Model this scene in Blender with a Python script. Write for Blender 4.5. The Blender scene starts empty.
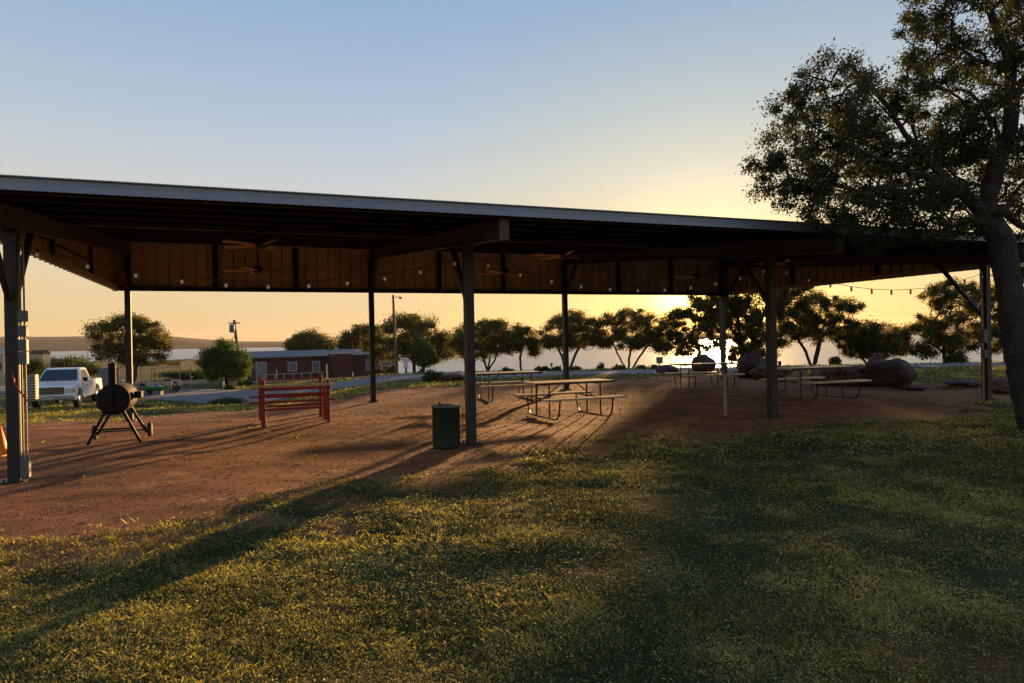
import bpy, math, random
import numpy as np
from mathutils import Vector, Matrix
R = math.radians
scene = bpy.context.scene
COL = scene.collection

# ------------------------------------------------------------------ camera
CAM = Vector((0.0, 0.0, 1.65))
F, ROLL, PITCH = 679.4, 0.0186, -0.0019
W, H = 1024, 683
cr, sr, cp, sp = math.cos(ROLL), math.sin(ROLL), math.cos(PITCH), math.sin(PITCH)
_fw = Vector((0, cp, sp)); _up0 = Vector((0, -sp, cp)); _r0 = Vector((1, 0, 0))
_rt = _r0 * cr - _up0 * sr; _up = _r0 * sr + _up0 * cr
cd = bpy.data.cameras.new('camera'); cam = bpy.data.objects.new('camera', cd); COL.objects.link(cam)
cd.sensor_width = 36; cd.lens = F * 36 / W; cd.clip_end = 20000; cd.clip_start = 0.05
m = Matrix.Identity(4)
for i in range(3):
    m[i][0] = _rt[i]; m[i][1] = _up[i]; m[i][2] = -_fw[i]; m[i][3] = CAM[i]
cam.matrix_world = m
scene.camera = cam

def ray(x, y):
    d = _rt * ((x - W / 2) / F) - _up * ((y - H / 2) / F) + _fw
    return d
def at(x, y, Y):
    d = ray(x, y)
    return CAM + d * (Y / d.y)

# ------------------------------------------------------------------ terrain
def sm(a, b, x):
    t = np.clip((x - a) / (b - a), 0, 1)
    return t * t * (3 - 2 * t)
_rs = np.random.RandomState(5)
_NT = _rs.rand(256, 256)
def vnoise(x, y, s):
    x = np.asarray(x, float) / s + 1000; y = np.asarray(y, float) / s + 1000
    xi = np.floor(x).astype(int); yi = np.floor(y).astype(int)
    fx = x - xi; fy = y - yi; fx = fx * fx * (3 - 2 * fx); fy = fy * fy * (3 - 2 * fy)
    g = lambda a, b: _NT[a & 255, b & 255]
    return (g(xi, yi) * (1 - fx) + g(xi + 1, yi) * fx) * (1 - fy) + (g(xi, yi + 1) * (1 - fx) + g(xi + 1, yi + 1) * fx) * fy - 0.5
AX, AY = -6.30, 8.58
TH = 0.3717
rv = (math.cos(TH), math.sin(TH)); qv = (-math.sin(TH), math.cos(TH))
def rowco(X, Y):
    return (X - AX) * rv[0] + (Y - AY) * rv[1], (X - AX) * qv[0] + (Y - AY) * qv[1]
PRY = [-50, 0, 24, 40, 46, 60, 75, 110, 130, 400, 9000]
PRZ = [0, 0, 0, -.30, -.5, -1.3, -2.1, -4.2, -5.5, -8, -12]
PLY = [-50, 0, 14, 36, 60, 75, 120, 200, 300, 330, 420, 9000]
PLZ = [0, 0, 0, -1.5, -1.75, -2.05, -2.55, -3.35, -4.30, -4.6, -8, -12]
def grassmask(X, Y):
    s, d = rowco(X, Y)
    n = 1.3 * vnoise(X, Y, 1.9) + 1.1 * vnoise(X + 31, Y, .7) + .8 * vnoise(X, Y + 9, .25)
    front = sm(-.7, -2.5, d + 2.0 * sm(8, 1, s) - .35 * sm(5, 9, s) * sm(14, 10, s) + n * 1.2 - .25 * sm(4, 8, s) * 1.2 + .8 * sm(9, 16, s) - 1.6 * sm(14, 19, s))
    back = sm(14.0, 16.0, d + n * 2.2 + 2.0 * sm(0, 14, s))
    left = sm(-2.5, -6.0, s + n * 2.5 - .25 * d)
    right = sm(20.5, 23.5, s + n * 2)
    g = np.maximum(np.maximum(front, back), np.maximum(left * .85, right))
    # worn, thin places inside the lawn
    thin = sm(.22, .5, vnoise(X + 7, Y + 3, 2.3) + .7 * vnoise(X, Y, .7))
    return np.clip(g * (1 - .45 * thin), 0, 1)
def hgt(X, Y):
    X = np.asarray(X, float); Y = np.asarray(Y, float)
    s, d = rowco(X, Y)
    a = X / np.maximum(np.abs(Y), 6)
    wl = sm(-.15, -.42, a)
    z = np.interp(Y, PRY, PRZ) * (1 - wl) + np.interp(Y, PLY, PLZ) * wl
    z = z + .11 * sm(6, 18, s) * sm(45, 30, Y)
    near = sm(60, 20, Y)
    g = grassmask(X, Y)
    z = z + near * (.11 * vnoise(X, Y, 2.3) + .055 * vnoise(X + 5, Y, .9) * (.3 + .7 * g) + .009 * vnoise(X, Y + 8, .3)
                    + .003 * vnoise(X + 3, Y + 18, .12) * (1 - .4 * g))
    lawn = near * g * sm(-1.5, -3.0, d)
    z = z + lawn * (.07 * vnoise(X + 17, Y, 1.35) + .03 * vnoise(X, Y + 27, .55))
    z = z + .25 * vnoise(X, Y, 14) * sm(44, 70, Y) * sm(140, 100, Y)
    return z
def gz(X, Y): return float(hgt(X, Y))
def hit(x, y, y0=3.0, y1=400.0):
    d = ray(x, y); d = d / d.y
    Y = y0
    while Y < y1:
        p = CAM + d * Y
        if p.z <= gz(p.x, p.y): return Vector((p.x, p.y, gz(p.x, p.y)))
        Y *= 1.004
    p = CAM + d * y1; return p
def onground(x, Y):
    """ground point under image column x at depth Y (column read at the horizon)"""
    p = at(x, 340, Y); return Vector((p.x, p.y, gz(p.x, p.y)))

# ------------------------------------------------------------------ materials
def newmat(name):
    m = bpy.data.materials.new(name); m.use_nodes = True
    nt = m.node_tree; nt.nodes.clear()
    return m, nt, nt.nodes, nt.links
def mat(name, col, rough=.6, metal=0., var=.25, scale=6., bump=0., bscale=None, col2=None, spec=.5, detail=6):
    m, nt, N, L = newmat(name)
    out = N.new('ShaderNodeOutputMaterial'); b = N.new('ShaderNodeBsdfPrincipled')
    L.new(b.outputs[0], out.inputs[0])
    tc = N.new('ShaderNodeTexCoord'); nz = N.new('ShaderNodeTexNoise')
    nz.inputs['Scale'].default_value = scale; nz.inputs['Detail'].default_value = detail
    nz.inputs['Roughness'].default_value = .65
    L.new(tc.outputs['Object'], nz.inputs['Vector'])
    mr = N.new('ShaderNodeMapRange'); mr.inputs[1].default_value = .32; mr.inputs[2].default_value = .68
    L.new(nz.outputs[0], mr.inputs[0])
    mx = N.new('ShaderNodeMix'); mx.data_type = 'RGBA'
    c1 = [max(0, c * (1 - var)) for c in col]; c2 = [min(1, c * (1 + var)) for c in col] if col2 is None else col2
    mx.inputs[6].default_value = (*c1, 1); mx.inputs[7].default_value = (*c2, 1)
    L.new(mr.outputs[0], mx.inputs[0]); L.new(mx.outputs[2], b.inputs['Base Color'])
    b.inputs['Roughness'].default_value = rough; b.inputs['Metallic'].default_value = metal
    b.inputs['Specular IOR Level'].default_value = spec
    rr = N.new('ShaderNodeMapRange'); rr.inputs[3].default_value = max(.05, rough - .1); rr.inputs[4].default_value = min(1, rough + .12)
    L.new(nz.outputs[0], rr.inputs[0]); L.new(rr.outputs[0], b.inputs['Roughness'])
    if bump:
        n2 = N.new('ShaderNodeTexNoise'); n2.inputs['Scale'].default_value = bscale or scale * 4; n2.inputs['Detail'].default_value = 6
        L.new(tc.outputs['Object'], n2.inputs['Vector'])
        bp = N.new('ShaderNodeBump'); bp.inputs['Strength'].default_value = bump; bp.inputs['Distance'].default_value = .02
        L.new(n2.outputs[0], bp.inputs['Height']); L.new(bp.outputs[0], b.inputs['Normal'])
    return m
def leafmat(name, dark, light, trans=.45, tcol=None):
    m, nt, N, L = newmat(name)
    out = N.new('ShaderNodeOutputMaterial')
    at_ = N.new('ShaderNodeAttribute'); at_.attribute_name = 'tone'
    mx = N.new('ShaderNodeMix'); mx.data_type = 'RGBA'
    mx.inputs[6].default_value = (*dark, 1); mx.inputs[7].default_value = (*light, 1)
    L.new(at_.outputs['Fac'], mx.inputs[0])
    d = N.new('ShaderNodeBsdfPrincipled'); d.inputs['Roughness'].default_value = .62; d.inputs['Specular IOR Level'].default_value = .22
    L.new(mx.outputs[2], d.inputs['Base Color'])
    t = N.new('ShaderNodeBsdfTranslucent')
    hs = N.new('ShaderNodeMix'); hs.data_type = 'RGBA'; hs.blend_type = 'MULTIPLY'; hs.inputs[0].default_value = 1
    L.new(mx.outputs[2], hs.inputs[6]); hs.inputs[7].default_value = (*(tcol or (1.5, 1.6, .6)), 1); hs.clamp_result = False
    L.new(hs.outputs[2], t.inputs['Color'])
    ms = N.new('ShaderNodeMixShader'); ms.inputs[0].default_value = trans
    L.new(d.outputs[0], ms.inputs[1]); L.new(t.outputs[0], ms.inputs[2]); L.new(ms.outputs[0], out.inputs[0])
    return m

M = {}
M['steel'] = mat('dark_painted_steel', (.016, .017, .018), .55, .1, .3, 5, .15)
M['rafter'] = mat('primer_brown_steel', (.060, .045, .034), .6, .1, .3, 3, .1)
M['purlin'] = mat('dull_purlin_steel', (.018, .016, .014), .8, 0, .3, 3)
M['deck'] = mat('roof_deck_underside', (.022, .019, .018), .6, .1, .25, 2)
M['cladding'] = mat('brown_ribbed_cladding', (.60, .53, .43), .55, .1, .28, 1.2, .08)
M['cladding_lit'] = mat('bounce_lit_tan_cladding', (.52, .40, .24), .5, .1, .25, 1.2, .08)  # end panels and girts: warm bounce light put into the colour as tan
M['fascia'] = mat('galvanised_fascia', (.21, .26, .34), .45, .2, .12, 2.5, .05)
M['galv'] = mat('galvanised_metal', (.36, .37, .38), .42, .6, .2, 8)
M['conduit'] = mat('conduit_metal', (.26, .22, .17), .5, .4, .2, 8)
M['greybox'] = mat('grey_painted_box', (.10, .115, .13), .6, .1, .2, 8)
M['black'] = mat('black_iron', (.008, .008, .008), .7, 0, .35, 8, .2, spec=.25)
M['rubber'] = mat('tyre_rubber', (.02, .02, .02), .8, 0, .3, 20)
M['red'] = mat('faded_red_paint', (.22, .011, .010), .55, 0, .3, 7, .2)
M['cream'] = mat('weathered_cream_board', (.42, .34, .24), .6, 0, .25, 9, .15)
M['tabletop'] = mat('tan_tabletop', (.50, .39, .26), .42, 0, .15, 6, .05)
M['tubeblk'] = mat('black_table_tube', (.03, .028, .026), .4, .4, .3, 8)
M['bin'] = mat('dark_green_bin', (.005, .018, .014), .5, 0, .3, 6, .1)
M['binlid'] = mat('pale_bin_liner', (.16, .15, .12), .5, 0, .3, 10)
M['fanblade'] = mat('fan_blade_wood', (.50, .32, .17), .5, 0, .3, 7)
M['fanmotor'] = mat('fan_motor_bronze', (.06, .045, .035), .4, .5, .3, 8)
M['bulb'] = mat('frosted_bulb_glass', (.80, .78, .74), .12, 0, .04, 4, spec=.8)
M['socket'] = mat('black_bulb_socket', (.02, .02, .02), .5)
M['wire'] = mat('black_cable', (.02, .02, .02), .6)
M['bark'] = mat('grey_oak_bark', (.035, .029, .024), .95, 0, .45, 6, .9, 14)
M['bark'] = mat('grey_oak_bark', (.034, .030, .026), .95, 0, .5, 5, 1., 16)
for nd in M['bark'].node_tree.nodes:
    if nd.type == 'BUMP': nd.inputs['Distance'].default_value = .06
M['wood'] = mat('weathered_pole_wood', (.11, .08, .055), .85, 0, .3, 5, .4)
M['whitepaint'] = mat('white_car_paint', (.78, .77, .74), .25, 0, .04, 2, spec=.6)
M['glass'] = mat('dark_window_glass', (.015, .022, .03), .08, 0, .2, 2, spec=.9)
M['chrome'] = mat('chrome_trim', (.5, .5, .52), .2, .9, .1, 5)
M['lamp'] = mat('headlight_lens', (.6, .6, .6), .1, 0, .1, 10, spec=.9)
M['amber'] = mat('amber_lens', (.6, .22, .03), .25, 0, .1, 10)
M['brick'] = mat('brown_brick', (.085, .030, .022), .85, 0, .3, 3.5, .3)
M['roofblue'] = mat('grey_metal_roof', (.075, .09, .105), .6, .2, .15, 1.5)
M['window'] = mat('pale_window_pane', (.14, .17, .20), .15, 0, .15, 2, spec=.8)
M['trimwhite'] = mat('white_trim', (.42, .39, .35), .6, 0, .1, 4)
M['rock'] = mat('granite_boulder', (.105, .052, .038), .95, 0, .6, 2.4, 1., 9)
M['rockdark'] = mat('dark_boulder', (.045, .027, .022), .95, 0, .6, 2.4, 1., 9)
M['bush'] = leafmat('bush_leaves', (.018, .034, .012), (.06, .085, .022), .35)
M['yellow'] = leafmat('sun_bleached_yellow_canvas', (.62, .45, .16), (.62, .45, .16), .6, (1, 1, 1))
M['green'] = mat('bright_green_hull', (.07, .22, .03), .3, 0, .1, 4)
M['bluehull'] = mat('blue_hull_paint', (.05, .16, .34), .3, 0, .1, 4)
M['maroon'] = mat('maroon_paint', (.09, .018, .02), .35, 0, .2, 5)
M['orange'] = mat('orange_plastic', (.75, .20, .02), .5, 0, .1, 6)
M['orangecord'] = mat('orange_cord_rubber', (.45, .07, .02), .5, 0, .1, 6)
M['plastic'] = mat('pale_blue_plastic', (.52, .58, .64), .5, 0, .08, 5)
M['olive'] = mat('olive_barrel', (.10, .14, .03), .5, 0, .2, 5)
M['road'] = mat('worn_asphalt', (.14, .14, .145), .85, 0, .2, .6, .3, 30, spec=.2)
M['sand'] = mat('sandy_track', (.22, .16, .11), .95, 0, .25, .8, .3, 20, spec=.1)
M['kerb'] = mat('pale_concrete', (.34, .33, .32), .85, 0, .15, 3, .2, spec=.2)
M['hill'] = mat('distant_scrub_hill', (.045, .040, .028), .95, 0, .35, .012, 0, spec=.05)
M['leaf_oak'] = leafmat('live_oak_leaves', (.022, .033, .016), (.080, .095, .042), .28, (1.5, 1.35, .6))
M['leaf_far'] = leafmat('shore_tree_leaves', (.028, .036, .013), (.13, .12, .035), .52, (1.6, 1.5, .5))
M['leaf_green'] = leafmat('fresh_green_leaves', (.03, .055, .014), (.08, .125, .03), .42, (1.3, 1.5, .5))
M['blade'] = leafmat('grass_blades', (.048, .070, .020), (.47, .43, .17), .45, (1.4, 1.3, .45))

# ground material: red dirt and turf mixed by the mesh attribute 'grass'
def ground_mat():
    m, nt, N, L = newmat('red_dirt_and_turf')
    out = N.new('ShaderNodeOutputMaterial'); b = N.new('ShaderNodeBsdfPrincipled'); L.new(b.outputs[0], out.inputs[0])
    b.inputs['Roughness'].default_value = .95; b.inputs['Specular IOR Level'].default_value = .12
    tc = N.new('ShaderNodeTexCoord')
    def noise(s, d=8, r=.65):
        n = N.new('ShaderNodeTexNoise'); n.inputs['Scale'].default_value = s; n.inputs['Detail'].default_value = d
        n.inputs['Roughness'].default_value = r; L.new(tc.outputs['Object'], n.inputs['Vector']); return n
    def ramp(n, pts):
        r = N.new('ShaderNodeValToRGB'); L.new(n.outputs[0], r.inputs[0])
        e = r.color_ramp.elements; e[0].position = pts[0][0]; e[0].color = (*pts[0][1], 1); e[1].position = pts[1][0]; e[1].color = (*pts[1][1], 1)
        for p, c in pts[2:]:
            x = e.new(p); x.color = (*c, 1)
        return r
    dirt = ramp(noise(1.0, 10, .74), [(.34, (.12, .046, .019)), (.66, (.38, .18, .088)), (.5, (.265, .108, .047))])
    fine = ramp(noise(55, 4), [(.35, (.62, .60, .58)), (.68, (1.15, 1.15, 1.15))])
    mul = N.new('ShaderNodeMix'); mul.data_type = 'RGBA'; mul.blend_type = 'MULTIPLY'; mul.inputs[0].default_value = 1; mul.clamp_result = False
    L.new(dirt.outputs[0], mul.inputs[6]); L.new(fine.outputs[0], mul.inputs[7])
    turf = ramp(noise(2.2), [(.3, (.026, .034, .012)), (.7, (.095, .088, .030)), (.5, (.050, .054, .020))])
    mul2 = N.new('ShaderNodeMix'); mul2.data_type = 'RGBA'; mul2.blend_type = 'MULTIPLY'; mul2.inputs[0].default_value = 1; mul2.clamp_result = False
    L.new(turf.outputs[0], mul2.inputs[6]); L.new(fine.outputs[0], mul2.inputs[7])
    a = N.new('ShaderNodeAttribute'); a.attribute_name = 'grass'
    nz = noise(9, 5)
    add = N.new('ShaderNodeMath'); add.operation = 'MULTIPLY_ADD'; L.new(nz.outputs[0], add.inputs[0]); add.inputs[1].default_value = .9; add.inputs[2].default_value = -.45
    add2 = N.new('ShaderNodeMath'); add2.operation = 'ADD'; L.new(a.outputs['Fac'], add2.inputs[0]); L.new(add.outputs[0], add2.inputs[1])
    mr = N.new('ShaderNodeMapRange'); mr.inputs[1].default_value = .3; mr.inputs[2].default_value = .75; L.new(add2.outputs[0], mr.inputs[0])
    mx = N.new('ShaderNodeMix'); mx.data_type = 'RGBA'; L.new(mr.outputs[0], mx.inputs[0])
    L.new(mul.outputs[2], mx.inputs[6]); L.new(mul2.outputs[2], mx.inputs[7]); L.new(mx.outputs[2], b.inputs['Base Color'])
    n3 = noise(26, 8, .7); bp = N.new('ShaderNodeBump'); bp.inputs['Strength'].default_value = .5; bp.inputs['Distance'].default_value = .022
    L.new(n3.outputs[0], bp.inputs['Height']); L.new(bp.outputs[0], b.inputs['Normal'])
    return m
M['ground'] = ground_mat()
def water_mat():
    m, nt, N, L = newmat('rippled_lake_water')
    out = N.new('ShaderNodeOutputMaterial'); b = N.new('ShaderNodeBsdfPrincipled'); L.new(b.outputs[0], out.inputs[0])
    b.inputs['Base Color'].default_value = (.12, .19, .24, 1); b.inputs['Roughness'].default_value = .30; b.inputs['IOR'].default_value = 1.33
    b.inputs['Specular IOR Level'].default_value = .5
    tc = N.new('ShaderNodeTexCoord'); mp = N.new('ShaderNodeMapping'); mp.inputs['Scale'].default_value = (.5, .9, 1)
    L.new(tc.outputs['Object'], mp.inputs[0])
    n = N.new('ShaderNodeTexNoise'); n.inputs['Scale'].default_value = .9; n.inputs['Detail'].default_value = 5; L.new(mp.outputs[0], n.inputs['Vector'])
    bp = N.new('ShaderNodeBump'); bp.inputs['Strength'].default_value = .6; bp.inputs['Distance'].default_value = .3
    L.new(n.outputs[0], bp.inputs['Height']); L.new(bp.outputs[0], b.inputs['Normal'])
    return m
M['water'] = water_mat()

# ------------------------------------------------------------------ mesh helpers
def np_mesh(name, V, Fc, material, parent=None, attr=None, smooth=False):
    V = np.asarray(V, np.float32); Fc = np.asarray(Fc, np.int32)
    me = bpy.data.meshes.new(name)
    n, k = Fc.shape
    me.vertices.add(len(V)); me.vertices.foreach_set('co', V.ravel())
    me.loops.add(n * k); me.loops.foreach_set('vertex_index', Fc.ravel())
    me.polygons.add(n); me.polygons.foreach_set('loop_start', np.arange(0, n * k, k, dtype=np.int32))
    me.polygons.foreach_set('loop_total', np.full(n, k, np.int32))
    if smooth: me.polygons.foreach_set('use_smooth', np.ones(n, bool))
    if attr:
        for an, av in attr.items():
            at_ = me.attributes.new(an, 'FLOAT', 'POINT'); at_.data.foreach_set('value', np.asarray(av, np.float32))
    me.update(calc_edges=True); me.materials.append(material)
    o = bpy.data.objects.new(name, me); COL.objects.link(o)
    if parent: o.parent = parent
    return o
class MB:
    def __init__(s): s.v = []; s.f = []; s.sm = []
    def add(s, vs, fs, smooth=False):
        b = len(s.v); s.v += [tuple(v) for v in vs]; s.f += [tuple(i + b for i in f) for f in fs]; s.sm += [smooth] * len(fs); return s
    def box(s, c, size, X=(1, 0, 0), Y=(0, 1, 0), Z=(0, 0, 1)):
        c = Vector(c); X = Vector(X) * size[0] / 2; Y = Vector(Y) * size[1] / 2; Z = Vector(Z) * size[2] / 2
        vs = [c + X * a + Y * b + Z * d for a, b, d in ((-1,-1,-1),(1,-1,-1),(1,1,-1),(-1,1,-1),(-1,-1,1),(1,-1,1),(1,1,1),(-1,1,1))]
        return s.add(vs, [(0,3,2,1),(4,5,6,7),(0,1,5,4),(1,2,6,5),(2,3,7,6),(3,0,4,7)])
    def beam(s, a, b, w, h, up=(0, 0, 1)):
        a = Vector(a); b = Vector(b); d = (b - a); L = d.length; d.normalize()
        x = d.cross(Vector(up)); x = x.normalized() if x.length > 1e-4 else Vector((1, 0, 0)); z = x.cross(d).normalized()
        return s.box((a + b) / 2, (w, L, h), x, d, z)
    def tube(s, pts, r, n=8, closed_ends=True, smooth=True):
        pts = [Vector(p) for p in pts]; rs = r if isinstance(r, (list, tuple)) else [r] * len(pts)
        rings = []; prev = None
        for i, p in enumerate(pts):
            d = (pts[min(i + 1, len(pts) - 1)] - pts[max(i - 1, 0)]).normalized()
            if prev is None: x = d.orthogonal().normalized()
            else:
                x = prev - d * prev.dot(d); x = x.normalized() if x.length > 1e-5 else d.orthogonal().normalized()
            prev = x; y = d.cross(x)
            rings.append([p + (x * math.cos(2 * math.pi * k / n) + y * math.sin(2 * math.pi * k / n)) * rs[i] for k in range(n)])
        vs = [v for rg in rings for v in rg]; fs = []
        for i in range(len(pts) - 1):
            for k in range(n):
                a = i * n + k; b = i * n + (k + 1) % n; fs.append((a, b, b + n, a + n))
        s.add(vs, fs, smooth)
        if closed_ends:
            s.add(rings[0], [tuple(range(n - 1, -1, -1))]); s.add(rings[-1], [tuple(range(n))])
        return s
    def lathe(s, prof, c=(0, 0, 0), n=20, axis='z', smooth=True):
        c = Vector(c); vs = []
        for r_, z_ in prof:
            for k in range(n):
                a = 2 * math.pi * k / n; x, y = r_ * math.cos(a), r_ * math.sin(a)
                p = {'z': (x, y, z_), 'y': (x, z_, -y), 'x': (z_, x, y)}[axis]
                vs.append(c + Vector(p))
        fs = []
        for i in range(len(prof) - 1):
            for k in range(n):
                a = i * n + k; b = i * n + (k + 1) % n; fs.append((a, b, b + n, a + n))
        s.add(vs, fs, smooth); return s
    def prism(s, poly, x0, x1, fn):
        """polygon poly of (u, v), extruded from x0 to x1, fn(x, u, v) -> point"""
        n = len(poly); vs = [fn(x0, u, v) for u, v in poly] + [fn(x1, u, v) for u, v in poly]
        fs = [tuple(range(n - 1, -1, -1)), tuple(range(n, 2 * n))] + [(i, (i + 1) % n, n + (i + 1) % n, n + i) for i in range(n)]
        return s.add(vs, fs)
    def build(s, name, material, parent=None, bevel=0, seg=2):
        me = bpy.data.meshes.new(name); me.from_pydata(s.v, [], s.f); me.update()
        me.polygons.foreach_set('use_smooth', s.sm); me.materials.append(material)
        o = bpy.data.objects.new(name, me); COL.objects.link(o)
        if parent: o.parent = parent
        if bevel:
            md = o.modifiers.new('bevel', 'BEVEL'); md.width = bevel; md.segments = seg; md.limit_method = 'ANGLE'
        return o
def tag(o, label=None, cat=None, group=None, kind=None):
    if label: o['label'] = label
    if cat: o['category'] = cat
    if group: o['group'] = group
    if kind: o['kind'] = kind
    return o
def empty(name, loc=(0, 0, 0), rz=0., label=None, cat=None, group=None):
    o = bpy.data.objects.new(name, None); COL.objects.link(o); o.location = loc; o.rotation_euler = (0, 0, rz)
    o.empty_display_size = .2
    return tag(o, label, cat, group)
def copy_tree(o, parent=None):
    c = o.copy(); COL.objects.link(c); c.parent = parent
    for ch in [x for x in list(COL.objects) if x.parent == o]: copy_tree(ch, c)
    return c

# ------------------------------------------------------------------ ground sheet
def grow(a, b, step, far, f):
    xs = list(np.arange(a, b, step)); s = step; x = xs[-1]
    while x < far: s *= f; x += s; xs.append(x)
    return xs
xr = grow(0, 13, .11, 5200, 1.09); gx = np.array(sorted([-x for x in xr[1:]] + xr))
yr = grow(2.0, 26, .10, 6000, 1.035); gy = np.array([-400, -120, -40, -15, -6, -2, 0, 1.0] + yr)
GX, GY = np.meshgrid(gx, gy); GZ = hgt(GX, GY); GM = grassmask(GX, GY)
GM = np.maximum(GM, sm(28, 34, GY))
nx, ny = len(gx), len(gy)
idx = np.arange(nx * ny).reshape(ny, nx)
FF = np.stack([idx[:-1, :-1], idx[:-1, 1:], idx[1:, 1:], idx[1:, :-1]], -1).reshape(-1, 4)
ground = np_mesh('ground', np.stack([GX, GY, GZ], -1).reshape(-1, 3), FF, M['ground'], attr={'grass': GM.ravel()}, smooth=True)
tag(ground, kind='structure')

lk = MB().add([(-6000, 60, -4.35), (6000, 60, -4.35), (6000, 7000, -4.35), (-6000, 7000, -4.35)], [(0, 1, 2, 3)]).build('lake', M['water'])
tag(lk, kind='structure')

# far hills: ridge heights (metres above eye) by direction
def hills(name, Y0, depth, pts, seed, zb=-5):
    xs = np.linspace(-1.5 * Y0, 1.5 * Y0, 260)
    a = xs / Y0 * F + 512
    px = np.interp(a, [p[0] for p in pts], [p[1] for p in pts])
    rs = np.random.RandomState(seed)
    top = 1.65 + px * Y0 / F + vnoise(xs, xs * 0 + seed, 60) * Y0 * .0012 + vnoise(xs, xs * 0 + seed + 5, 14) * Y0 * .0006
    V = []; ks = [0, .12, .45, 1., 1.6]; hs = [0, .35, .8, 1., .3]
    for k, h in zip(ks, hs):
        wob = vnoise(xs, xs * 0 + 40 * k, 130) * depth * .25
        V.append(np.stack([xs * (1 + k * depth / Y0), Y0 + k * depth + wob * 0 + (0 if k == 0 else wob), zb + (top * (1 + k * depth / Y0 if k < 1.1 else 1) - zb) * h], -1))
    V = np.concatenate(V); n = len(xs); ii = np.arange(n * len(ks)).reshape(len(ks), n)
    Fq = np.stack([ii[:-1, :-1], ii[:-1, 1:], ii[1:, 1:], ii[1:, :-1]], -1).reshape(-1, 4)
    return tag(np_mesh(name, V, Fq, M['hill'], smooth=True), kind='structure')
hills('hills', 1500, 260, [(-400, 16), (0, 12.5), (90, 12), (165, 11), (190, 8), (235, 4), (300, 3), (480, 3), (700, 3.4), (860, 6), (1000, 7), (1400, 9)], 3)

# road
def ribbon(name, cl, width, lift, material, kind='structure'):
    pts = []
    for i in range(len(cl) - 1):
        a, b = cl[i], cl[i + 1]
        n = max(2, int(math.hypot(b[0] - a[0], b[1] - a[1]) / .8))
        for k in range(n): pts.append((a[0] + (b[0] - a[0]) * k / n, a[1] + (b[1] - a[1]) * k / n))
    pts.append(cl[-1]); pts = np.array(pts)
    for _ in range(30): pts[1:-1] = (pts[:-2] + pts[1:-1] * 2 + pts[2:]) / 4
    t = np.gradient(pts, axis=0); t /= np.linalg.norm(t, axis=1)[:, None]; nn = np.stack([-t[:, 1], t[:, 0]], -1)
    cols = []; ms = 9
    zc = hgt(pts[:, 0], pts[:, 1])
    for k in range(ms):
        o = (k / (ms - 1) - .5) * width
        P = pts + nn * (o + .15 * vnoise(pts[:, 0], pts[:, 1] + k, 3.)[:, None] * (1 if k in (0, ms - 1) else 0))
        z = hgt(P[:, 0], P[:, 1]) + lift - (.12 if k in (0, ms - 1) else 0)
        cols.append(np.stack([P[:, 0], P[:, 1], z], -1))
    V = np.stack(cols, 1); n = len(pts); ii = np.arange(n * ms).reshape(n, ms)
    Fq = np.stack([ii[:-1, :-1], ii[:-1, 1:], ii[1:, 1:], ii[1:, :-1]], -1).reshape(-1, 4)
    return tag(np_mesh(name, V.reshape(-1, 3), Fq[:, ::-1], material, smooth=True), kind=kind)
ribbon('road', [(90, 42), (40, 39.5), (20, 37.5), (5, 35.5), (-5, 35.2), (-12, 38), (-21, 46), (-30, 52), (-60, 66), (-110, 85)], 8.4, .07, M['road'])
ribbon('path', [(-13, 62), (-22, 62), (-33, 66), (-60, 82)], 5.0, .07, M['sand'])

# ------------------------------------------------------------------ pavilion
S = 6.037
def P(a, d, z): return Vector((AX + a * rv[0] + d * qv[0], AY + a * rv[1] + d * qv[1], z))
RV = Vector((rv[0], rv[1], 0)); QV = Vector((qv[0], qv[1], 0)); UP = Vector((0, 0, 1))
SL = .0925
def zr(d): return 3.17 + SL * d            # rafter underside
DEP = .28
a0, a1, d0, d1 = -.26, 3 * S + .26, -1.75, 9.14
SD = (QV + UP * SL).normalized(); SN = RV.cross(SD)
pav = empty('pavilion', P(0, 0, 0), 0, 'long open-sided pavilion with dark steel posts and brown ribbed skirt panels', 'pavilion')
def pbuild(mb, name, material, parent=pav, **kw):
    o = mb.build(name, material, None, **kw); o.parent = parent
    o.matrix_parent_inverse = Matrix.Translation(-Vector(pav.location)) if parent == pav else parent_inv(parent)
    return o
def parent_inv(p):
    return Matrix.Translation(-Vector(pav.location)) if False else Matrix.Identity(4)
posts = {}
for i in range(4):
    for j in (0, 1):
        d = 9.0 * j; b = P(i * S, d, 0); g = gz(b.x, b.y) - .05
        mb = MB(); hw = .085
        zt = zr(d) - .012
        # H section post
        c = (g + zt) / 2; hh = zt - g
        mb.box(P(i * S, d, c), (.12, .012, hh), RV, QV)
        for sgn in (-1, 1): mb.box(P(i * S, d + sgn * .068, c), (.135, .014, hh), RV, QV)
        # closed sides: the posts read as solid boxes
        for sgn in (-1, 1): mb.box(P(i * S + sgn * .0615, d, c), (.006, .120, hh - .02), RV, QV)
        po = pbuild(mb, 'post', M['steel'])
        bp_ = MB().box(P(i * S, d, g + .065), (.26, .26, .02), RV, QV)
        for sx in (-1, 1):
            for sy in (-1, 1): bp_.tube([P(i * S + sx * .1, d + sy * .1, g + .07), P(i * S + sx * .1, d + sy * .1, g + .11)], .012, 6)
        MB().box(P(i * S, d, zt - .012), (.22, .26, .02), RV, QV).build('cap_plate', M['steel'], po)
        o = bp_.build('base_plate', M['steel'], po)
        # knee braces to the rafter
        mbb = MB()
        dirs = ((1, -1) if i == 0 else (1,)) if j == 0 else (-1,)
        for sg in dirs:
            L = .85 if not (i == 3) else 1.1
            q = P(i * S, d + sg * L, zr(d + sg * L) - .005)
            mbb = MB().beam(P(i * S, d + sg * .08, zr(d) - L * 1.05), q, .075, .075)
            pbuild(mbb, 'knee_brace', M['steel'])
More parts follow.
